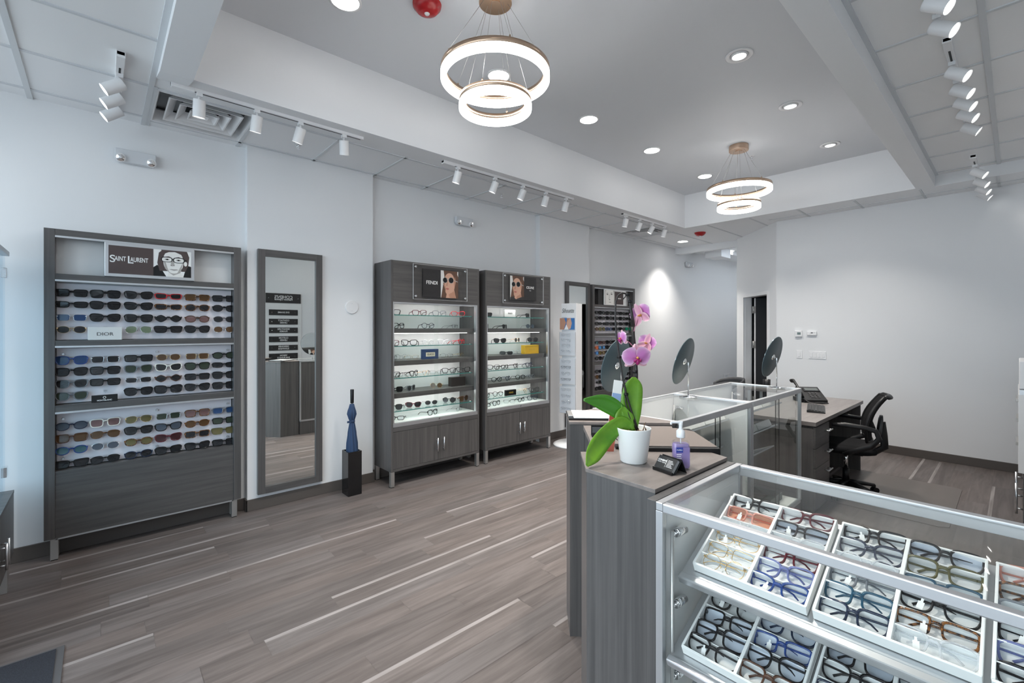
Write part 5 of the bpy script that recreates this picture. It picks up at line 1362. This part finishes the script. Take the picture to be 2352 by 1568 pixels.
text('lettering', "COHEN'S", PWHITE, .010, M1 @ Vector((-.020, -.0143, .037)), RR, fc, w=.034, ext=.0001, bold=.0003)
text('lettering', 'Fashion Optical', PWHITE, .005, M1 @ Vector((-.020, -.0143, .0295)), RR, fc, w=.034, ext=.0001)
q = MB().box(.0005, .0012, -.0144, -.0141, .014, .046)
for k in range(6): q.box(.006, .026 + .004 * (k % 3), -.0144, -.0141, .0415 - .005 * k, .0430 - .005 * k)
q.xf(M1).obj('fine_print', PWHITE, fc, w=False)

# folder and pen on the writing top
def on45(x, y, z, name, label, cat, rot=-45): return thing(name, label, cat, (x, y, z), (0, 0, R(rot)))
t = on45(1.695, .955, 1.030, 'document_folder', 'brown topped black folder lying behind the sanitiser bottle', 'folder')
MB().box(-.16, .155, -.165, .168, .0005, .030).obj('cover', BLACK, t, w=False, bevel=.003)
MB().prism([(-.158, -.15), (.150, -.15), (.150, .10), (.095, .164), (-.158, .164)], .030, .0325).obj('leather_panel', mat('taupe_leather', (.17, .14, .125), .5), t, w=False)
t = on45(1.54, .86, 1.030, 'ballpoint_pen', 'black and silver pen lying at the edge of the brown folder', 'pen', -40)
MB().cyl((-.06, -.03, .006), (.05, -.03, .006), .0045, n=12).obj('barrel', BLACK, t, w=False)
MB().cyl((.05, -.03, .006), (.064, -.03, .006), .0042, .001, 12).box(-.055, -.02, -.0315, -.0285, .0105, .0125).obj('tip_and_clip', CHROME, t, w=False)
t = on45(1.528, 1.035, 1.030, 'card_reader', 'small white and black card reader with a looped cable on the writing top', 'card reader')
MB().box(-.035, .035, -.02, .02, .0005, .012).obj('tray', BLACK, t, w=False, bevel=.003)
stack([(.020, .008, .006, .012), (.022, .010, .007, .016), (.021, .010, .007, .060), (.017, .008, .006, .068)]).obj('reader', WHITE, t, w=False)
MB().tube([(.015, -.012, .03), (-.03, -.02, .07), (-.045, -.025, .05), (-.02, -.025, .03), (.01, -.024, .012), (.05, -.022, .010), (.07, -.02, .014)], .0018, 6).obj('cable', BLACK, t, w=False)
t = on45(1.615, 1.225, 1.030, 'card_rack', 'little black rack of cards near the corner of the writing top', 'card holder')
MB().box(-.03, .03, -.02, .02, .0005, .004).box(-.03, .03, .012, .015, .004, .045).box(-.03, .03, -.02, -.017, .004, .018).obj('rack', BLACK, t, w=False)
MB().box(-.026, .026, -.012, .008, .004, .038).xf(Matrix.Rotation(R(-8), 4, 'X')).obj('cards', mat('dark_card', (.06, .065, .07), .4), t, w=False)
t = thing('brochure_stand', 'tall leaning brochure, blue above and red below, behind the orchid leaves', 'brochure', (1.43, 1.035, 1.030), (0, 0, math.atan2(RV.y, RV.x)))
Mb = Matrix.Rotation(R(9), 4, 'Y') @ Matrix.Rotation(R(-6), 4, 'X')
def slab(x0, x1, z0, z1, y=0.0, d=.0006): return MB().box(x0, x1, y - d, y + d, z0, z1).xf(Mb)
slab(-.017, .017, .004, .275, .002, .0015).obj('board', PWHITE, t, w=False)
slab(-.0165, .0165, .175, .225).obj('blue_picture', mat('printed_pale_blue', (.28, .40, .66), .4), t, w=False)
slab(-.004, .012, .182, .186, -.0012).obj('drawn_spectacles', INK, t, w=False)
slab(-.0165, .0165, .105, .150).obj('red_picture', mat('printed_brick_red', (.42, .07, .045), .45), t, w=False)
slab(-.0165, .0165, .004, .06).obj('red_picture', mat('printed_rust', (.46, .12, .08), .45), t, w=False)
box('foot', ACRYL, -.02, .02, -.03, .03, 0, .004, t, w=False)

t = thing('clipboard', 'black clipboard with a printed white sheet on the raised counter end', 'clipboard', (1.90, 1.46, CT), (0, 0, R(-45)))
MB().box(-.145, .145, -.105, .11, .0006, .010).obj('board', BLACKG, t, w=False, bevel=.002)
MB().box(-.118, .150, -.1, .108, .0102, .0128).obj('paper_sheet', PAPER, t, w=False)
MB().box(-.144, -.119, -.07, .07, .010, .018).obj('clip', STEEL, t, w=False, bevel=.002)
q = MB()
for k in range(18):
    ln = [.05, .12, .09, .14, .03, .10][k % 6]
    q.box(-.095 + .0125 * k, -.091 + .0125 * k, .09 - ln, .09, .0128, .0131)
q.obj('printed_lines', GREYSH, t, w=False)
# ------------------------------------------------------------------ desk and its things
t = thing('office_desk', 'grey laminate desk with drawers against the far glass case', 'desk', (5.1, 1.4, 0))
DX0, DX1, DY0, DY1, DT = 4.284, 5.970, 1.087, 1.720, .740
box('desk_top', LAMD, DX0, DX1, DY0, DY1, DT - .033, DT, t, bevel=.001)
box('side_panel', LAMV, DX0 + .006, DX0 + .026, DY0 + .02, DY1 - .01, 0, DT - .055, t)
box('side_panel', LAMV, DX1 - .026, DX1 - .006, DY0 + .02, DY1 - .01, 0.0, DT - .033, t)
box('modesty_panel', LAMH, 4.69, DX1 - .026, DY1 - .05, DY1 - .03, .06, DT - .033, t)
box('pedestal', LAMV, DX0 + .026, 4.690, DY0 + .022, DY1 - .05, 0, DT - .033, t)
zs = [.045, .205, .365, .525, .700]
for k in range(4):
    d = box('drawer', LAMH, DX0 + .008, 4.688, DY0 + .004, DY0 + .022, zs[k], zs[k + 1] - .004, t, bevel=.001)
    z = zs[k + 1] - .062
    h = MB().cyl((4.54, DY0 - .026, z), (4.665, DY0 - .026, z), .0062, n=12)
    for x in (4.56, 4.645): h.cyl((x, DY0 - .026, z), (x, DY0 + .004, z), .0045, n=10)
    h.obj('handle', ALU, d)
t = thing('computer_tower', 'black desktop computer tower standing in the desk knee space', 'computer', (4.90, 1.32, 0))
box('case', BLACK, 4.82, 4.98, 1.16, 1.54, .008, .36, t, bevel=.006)
box('side_sticker', WHITE, 4.8185, 4.8199, 1.20, 1.24, .06, .13, t)
box('front_bezel', mat('graphite_bezel', (.03, .03, .032), .3), 4.83, 4.97, 1.152, 1.16, .02, .35, t, bevel=.002)
box('foot', BLACK, 4.83, 4.97, 1.18, 1.22, 0, .008, t); box('foot', BLACK, 4.83, 4.97, 1.48, 1.52, 0, .008, t)
tag(box('paper_stack', PAPER, 4.83, 4.97, 1.20, 1.44, .3605, .385), 'pale paper stack lying on top of the computer tower', 'papers')

t = thing('desk_phone', 'black office telephone with handset and tilted keypad on the desk', 'telephone', (5.50, 1.44, DT), (0, 0, R(-52)))
ph = MB().prism([(-.11, 0), (.11, 0), (.11, .14), (-.11, .03)], -.11, .11, axis='x').obj('base', BLACK, t, w=False, bevel=.004)
Mp = Matrix.Translation((0, 0, .087)) @ Matrix.Rotation(math.atan2(.11, .22), 4, 'X')
MB().box(-.055, .10, .03, .095, 0, .006).xf(Mp).obj('display_hood', mat('phone_hood', (.02, .02, .022), .25), t, w=False, bevel=.002)
MB().box(-.04, .085, .04, .085, .006, .0072).xf(Mp).obj('display', mat('phone_lcd', (.10, .11, .11), .2), t, w=False)
for r_ in range(4):
    for c in range(3): MB().box(-.03 + .034 * c, -.008 + .034 * c, -.085 + .026 * r_, -.069 + .026 * r_, .0, .005).xf(Mp).obj('key', mat('phone_key', (.04, .04, .042), .4) if r_ + c == 0 else bpy.data.materials['phone_key'], t, w=False, bevel=.001)
MB().tube([(-.115, -.08, .052), (-.117, -.05, .095), (-.122, .04, .165), (-.124, .11, .205), (-.125, .150, .195)], [.022, .018, .015, .019, .024], 12, flat=.8).obj('handset', BLACK, t, w=False)
MB().box(-.14, -.095, -.09, .09, .0, .04).obj('cradle', BLACK, t, w=False, bevel=.006)
MB().tube([(-.12, -.085, .045), (-.08, -.15, .01), (.02, -.19, .008), (.09, -.16, .008), (.04, -.12, .008), (-.02, -.13, .008)], .005, 8).obj('cord', BLACK, t, w=False)
t = thing('keyboard', 'black computer keyboard lying at the front of the desk', 'keyboard', (4.98, 1.262, DT), (0, 0, R(14)))
MB().prism([(-.07, 0), (.07, 0), (.07, .022), (-.07, .010)], -.215, .215, axis='x').obj('board', BLACK, t, w=False, bevel=.002)
kb = MB()
Mk = Matrix.Translation((0, 0, .0165)) @ Matrix.Rotation(math.atan2(.012, .14), 4, 'X')
kk = MB()
for r_ in range(5):
    for c in range(15):
        kk.box(-.207 + .0277 * c, -.184 + .0277 * c, -.062 + .025 * r_, -.041 + .025 * r_, 0, .006)
kk.xf(Mk).obj('keys', mat('keycap_black', (.02, .02, .021), .5), t, w=False)
MB().box(.12, .19, .050, .058, .0, .0015).xf(Mk).obj('status_strip', PWHITE, t, w=False)

# mesh back office chair ---------------------------------------------------------------
t = thing('office_chair', 'black mesh back office chair with looped arms at the desk', 'office chair', (5.04, 1.045, 0), (0, 0, R(14)))
for k in range(5):
    th = R(18 + 72 * k); c, s_ = math.cos(th), math.sin(th)
    l = MB().tube([(.03 * c, .03 * s_, .105), (.12 * c, .12 * s_, .098), (.27 * c, .27 * s_, .070)], [.028, .024, .016], 10, flat=.7).obj('base_arm', BLACK, t, w=False)
    h = Vector((.272 * c, .272 * s_, .026)); sd = Vector((-s_, c, 0))
    MB().cyl(h - sd * .022, h - sd * .006, .026, n=18).cyl(h + sd * .006, h + sd * .022, .026, n=18).cyl(h + Vector((0, 0, .0)), h + Vector((0, 0, .045)), .008, n=8).obj('caster', BLACK, l, w=False)
MB().cyl((0, 0, .075), (0, 0, .125), .036, .032, 20).cyl((0, 0, .125), (0, 0, .235), .027, .025, 20).obj('column_sleeve', BLACK, t, w=False)
MB().cyl((0, 0, .235), (0, 0, .385), .015, n=16).obj('gas_lift', CHROME, t, w=False)
MB().box(-.09, .09, -.12, .10, .372, .405).obj('tilt_plate', BLACK, t, w=False, bevel=.006)
s1 = stack([(.20, .19, .09, .402), (.232, .222, .10, .415), (.238, .228, .10, .440), (.225, .215, .10, .466), (.16, .15, .08, .474)])
s1.v = [(x, y + .01, z - (.030 * max(0, (y - .13) / .1) ** 2 if z > .41 else .012 * max(0, (y - .13) / .1))) for x, y, z in s1.v]
s1.obj('seat', BLACKM, t, w=False)
def bprof(u): # curve of the back: u 0 low .. 1 high -> (y, z)
    return (-.185 - .045 * u - .075 * u * u + .035 * math.sin(u * 3.0), .52 + .385 * u)
NB, NA = 12, 10
V = []; 
for i in range(NB + 1):
    u = i / NB; y, z = bprof(u); wd = .205 * (1 - .16 * u ** 3) * (0.86 + .14 * math.sin(PI * min(1, u * 1.2)))
    for j in range(NA + 1):
        q = j / NA * 2 - 1; V.append((q * wd, y + .045 * q * q, z))
F_ = [(i * (NA + 1) + j, i * (NA + 1) + j + 1, (i + 1) * (NA + 1) + j + 1, (i + 1) * (NA + 1) + j) for i in range(NB) for j in range(NA)]
o = MB().add(V, F_, 0, True).obj('backrest_mesh', BLACKM, t, w=False); md = o.modifiers.new('thick', 'SOLIDIFY'); md.thickness = .012; md.offset = 0
ed = [V[i * (NA + 1)] for i in range(NB + 1)] + [V[NB * (NA + 1) + j] for j in range(1, NA + 1)] + [V[i * (NA + 1) + NA] for i in range(NB - 1, -1, -1)] + [V[j] for j in range(NA - 1, 0, -1)]
MB().tube(ed, .0125, 8, closed=True).obj('backrest_frame', BLACK, t, w=False)
tp = [Vector(V[NB * (NA + 1) + j]) for j in range(NA + 1)]
MB().tube([p + Vector((0, -.012, .004)) for p in tp], [.012] + [.024] * (NA - 1) + [.012], 10, flat=.6).obj('head_bar', BLACK, t, w=False)
MB().tube([(0, -.05, .392), (0, -.20, .40), (0, -.275, .46), (0, -.268, .56), (0, -.262, .68)], [.020, .022, .022, .020, .014], 10, flat=1.6).obj('back_bracket', BLACK, t, w=False)
lum = stack([(.075, .010, .008, .56), (.09, .012, .008, .60), (.07, .012, .008, .70), (.03, .010, .008, .735)]); lum.v = [(x, y - .232 - (z - .56) * .12, z) for x, y, z in lum.v]
lum.obj('lumbar_shell', mat('grey_chair_shell', (.05, .05, .052), .4), t, w=False)
for s_ in (-1, 1):
    x = s_ * .265
    MB().tube([(s_ * .13, .03, .402), (x * .92, .02, .410), (x, -.03, .44), (x, -.16, .50), (x, -.215, .575), (x, -.195, .635), (x, -.13, .655), (x, .02, .668), (x, .11, .660)], [.017, .018, .022, .024, .023, .021, .021, .021, .014], 10, flat=.6).obj('armrest', BLACK, t, w=False)
mt = MB().prism([(4.95 + .05, .34), (5.92, .34), (5.955, .36), (5.97, .40), (5.945, 1.17), (5.93, 1.20), (5.89, 1.215), (4.75, 1.215), (4.70, 1.17), (4.70, .40), (4.74, .34)], .0005, .004).obj('chair_mat', mat('taupe_floor_mat', (.105, .090, .083), .4), None, bevel=.001)
tag(mt, 'dull brown floor mat under the office chair', 'floor mat')

# corner behind the far case: cup table and two tub chairs ---------------------------------
t = thing('side_table', 'small grey table behind the far glass case holding the black cup', 'table', (6.36, 2.12, 0))
box('table_top', LAMD, 6.12, 6.60, 1.92, 2.34, .715, .74, t, bevel=.001)
for x in (6.15, 6.55):
    for y in (1.95, 2.29): box('leg', STEEL, x - .014, x + .014, y - .014, y + .014, 0, .715, t)
t = thing('pen_cup', 'black pen cup with a folded white card beside the doorway', 'cup', (6.37, 2.16, .74))
MB().lathe([(0, .002), (.038, .002), (.042, .006), (.044, .105), (.040, .105), (.036, .01), (0, .01)], 24).obj('cup_body', BLACK, t, w=False)
MB().box(.01, .034, -.004, .004, .012, .15).obj('card', PAPER, t, w=False)
def tub_chair(x, y, rz, label):
    t = thing('waiting_chair', label, 'chair', (x, y, 0), (0, 0, R(rz)), 'grey waiting chairs')
    st_ = stack([(.21, .20, .06, .36), (.22, .21, .06, .40), (.215, .205, .06, .44)]); st_.obj('seat', DGREY, t, w=False)
    V = []
    for i in range(9):
        for j in range(15):
            a = R(-200 + 220 * j / 14) ; z = .40 + i / 8 * (.335 - .10 * (abs(j - 7) / 7) ** 2)
            V.append((.235 * math.cos(a), .225 * math.sin(a), z))
    F_ = [(i * 15 + j, i * 15 + j + 1, (i + 1) * 15 + j + 1, (i + 1) * 15 + j) for i in range(8) for j in range(14)]
    o = MB().add(V, F_, 0, True).obj('backrest', DGREY, t, w=False); md = o.modifiers.new('thick', 'SOLIDIFY'); md.thickness = .03; md.offset = 0
    for lx in (-.17, .17):
        for ly in (-.16, .16): MB().cyl((lx, ly, .37), (lx * 1.15, ly * 1.15, 0), .014, .011, 10).obj('leg', STEEL, t, w=False)
tub_chair(6.55, 2.80, 60, 'grey tub chair whose rounded back shows over the glass cases')
tub_chair(7.25, 3.02, 60, 'second grey tub chair behind the glass cases, nearer the doorway')

# shop front end: glass tower beside the wide rack, entrance mat --------------------------
t = thing('corner_glass_tower', 'glass display tower at the shop front corner beside the wide rack', 'display cabinet', (-.56, 3.5, 0))
X1, X0, Y0, Y1 = -.387, -.745, 3.02, 4.095
box('base_cabinet', LAMV, X0, X1 - .02, Y0, Y1, .140, .500, t, bevel=.001); box('base_top', LAMH, X0, X1, Y0, Y1, .500, .518, t, bevel=.001)
for k, (y0, y1) in enumerate(((Y0 + .01, 3.555), (3.56, Y1 - .004))):
    d = box('door', LAMV, X1 - .02, X1 - .001, y0, y1, .145, .497, t, bevel=.001)
    hy = 3.52 if k == 0 else 3.595
    h = MB().cyl((X1 + .028, hy, .245), (X1 + .028, hy, .385), .0062, n=12)
    for z in (.27, .36): h.cyl((X1 + .028, hy, z), (X1, hy, z), .0045, n=10)
    h.obj('handle', ALU, d)
for x in (X0, X1 - .04):
    for y in (Y0, 3.84): box('leg', STEEL, x, x + .037, y, y + .037, 0, .14, t)
for y0, y1 in ((Y0, 3.555), (3.56, 4.07)):
    box('glass_door', GLASSB, -.428, -.422, y0, y1, .522, 1.935, t)
box('glass_side', GLASSB, -.74, -.43, 4.062, 4.07, .522, 1.935, t); box('glass_side', GLASSB, -.74, -.43, Y0, Y0 + .008, .522, 1.935, t)
box('glass_back', GLASSB, -.745, -.74, Y0, 4.07, .522, 1.935, t)
for z in (.95, 1.40): box('glass_shelf', GLASSG, -.735, -.435, Y0 + .01, 4.05, z - .008, z, t)
box('top_cap', ALUW, -.75, -.405, Y0, 4.085, 1.935, 1.962, t, bevel=.002)
for z in (1.83, .645): box('hinge', CHROME, -.424, -.410, 4.02, 4.075, z - .03, z + .03, t, bevel=.002)
t = thing('security_camera', 'small camera with black face on top of the corner glass tower', 'camera', (-.47, 3.99, 1.9622))
MB().lathe([(0, 0), (.03, 0), (.028, .006), (.008, .010), (.008, .06), (0, .06)], 20).obj('mount', WHITE, t, w=False)
ax = Vector((.75, -.6, -.05)).normalized()
c0 = Vector((-.006, .006, .078))
MB().cyl(c0 - ax * .035, c0 + ax * .02, .034, n=24).obj('body', WHITE, t, w=False, bevel=.004)
MB().cyl(c0 + ax * .0205, c0 + ax * .024, .033, .032, 24).obj('front_face', BLACK, t, w=False)
MB().cyl(c0 + ax * .0245, c0 + ax * .027, .010, n=16).obj('lens', BLACKG, t, w=False)
t = thing('entrance_mat', 'dark navy entrance mat with grey edge on the plank floor', 'mat', (-.8, 2.4, 0))
box('mat_border', mat('mat_edge_rubber', (.07, .07, .075), .6), -1.45, -.122, 1.75, 3.018, .0005, .006, t, bevel=.002)
box('mat_pile', spotty_mat('navy_mat_pile', (.008, .010, .016), (.016, .020, .030), 220, .9), -1.42, -.150, 1.78, 2.998, .006, .010, t)

# service side: white drawer unit seen end on ---------------------------------------------
t = thing('drawer_cabinet', 'white topped service cabinet with bar handles at the picture edge', 'cabinet', (5.45, -.30, 0))
box('base_cabinet', LAMV, 5.0, 5.95, -.55, -.030, 0, .44, t)
box('white_body', WHITEM, 5.0, 5.95, -.55, -.006, .44, 1.015, t, bevel=.002)
box('counter_top', ALUW, 5.0, 5.95, -.55, -.012, 1.015, 1.05, t)
for x in (5.15, 5.55):
    h = MB().cyl((x, .004, .10), (x, .004, .33), .008, n=12)
    for z in (.14, .29): h.cyl((x, .004, z), (x, -.03, z), .006, n=10)
    h.obj('handle', ALU, t)
for z in (.62, .80, .95): MB().box(5.2, 5.5, -.006, .006, z - .012, z + .012).obj('pull', STEEL, t, bevel=.002)
t = thing('label_printer', 'small white machine standing on the service cabinet', 'machine', (5.3, -.2, 1.05))
box('housing', WHITE, 5.03, 5.6, -.45, -.010, 1.0505, 1.26, t, bevel=.008)
MB().box(5.0285, 5.0305, -.20, -.05, 1.17, 1.20).box(5.0285, 5.0305, -.18, -.05, 1.10, 1.12).obj('control_panel', GREYSH, t)

# wall sign on the service wall (seen in the tall mirror) -----------------------------------
t = thing('directory_sign', "white COHEN'S directory panel with black service strips, seen in the tall mirror", 'sign', (2.55, YR, 1.5))
box('backing_panel', WHITEM, 2.23, 2.87, YR, YR + .012, .86, 2.17, t, bevel=.002)
def zpx(v): return 1.5 + (754 - v) * 8.54 / 1048
def strip(z0, z1, x0, x1, lines):
    p = box('sign_strip', POSTERD, x0, x1, YR + .018, YR + .024, z0, z1, t, bevel=.001)
    cx, cz = (x0 + x1) / 2, (z0 + z1) / 2
    for sx in (x0 + .05, x1 - .05): MB().cyl((sx, YR + .026, cz), (sx, YR + .012, cz), .006, n=10).obj('stud', CHROME, p)
    for i, (s_, h_) in enumerate(lines):
        text('lettering', s_, PWHITE, h_, (cx, YR + .0248, cz + (len(lines) - 1) * .021 - i * .042), FACE_N, p, ext=.0004, bold=.0008)
strip(zpx(696), zpx(674), 2.245, 2.855, [("COHEN'S", .075), ('Fashion Optical', .05)])
for v0, v1, ls in ((711, 724, ['EYE EXAMS']), (732, 745, ['CONTACT', 'LENSES']), (752, 764.5, ['SIGNATURE', 'FRAMES']), (772, 785, ['CUSTOM', 'LENSES']), (792, 804, ['DESIGNER', 'SUNWEAR']), (811, 826, ['VISION', 'INSURANCE'])):
    strip(zpx(v1), zpx(v0), 2.30, 2.80, [(s_, .040) for s_ in ls])
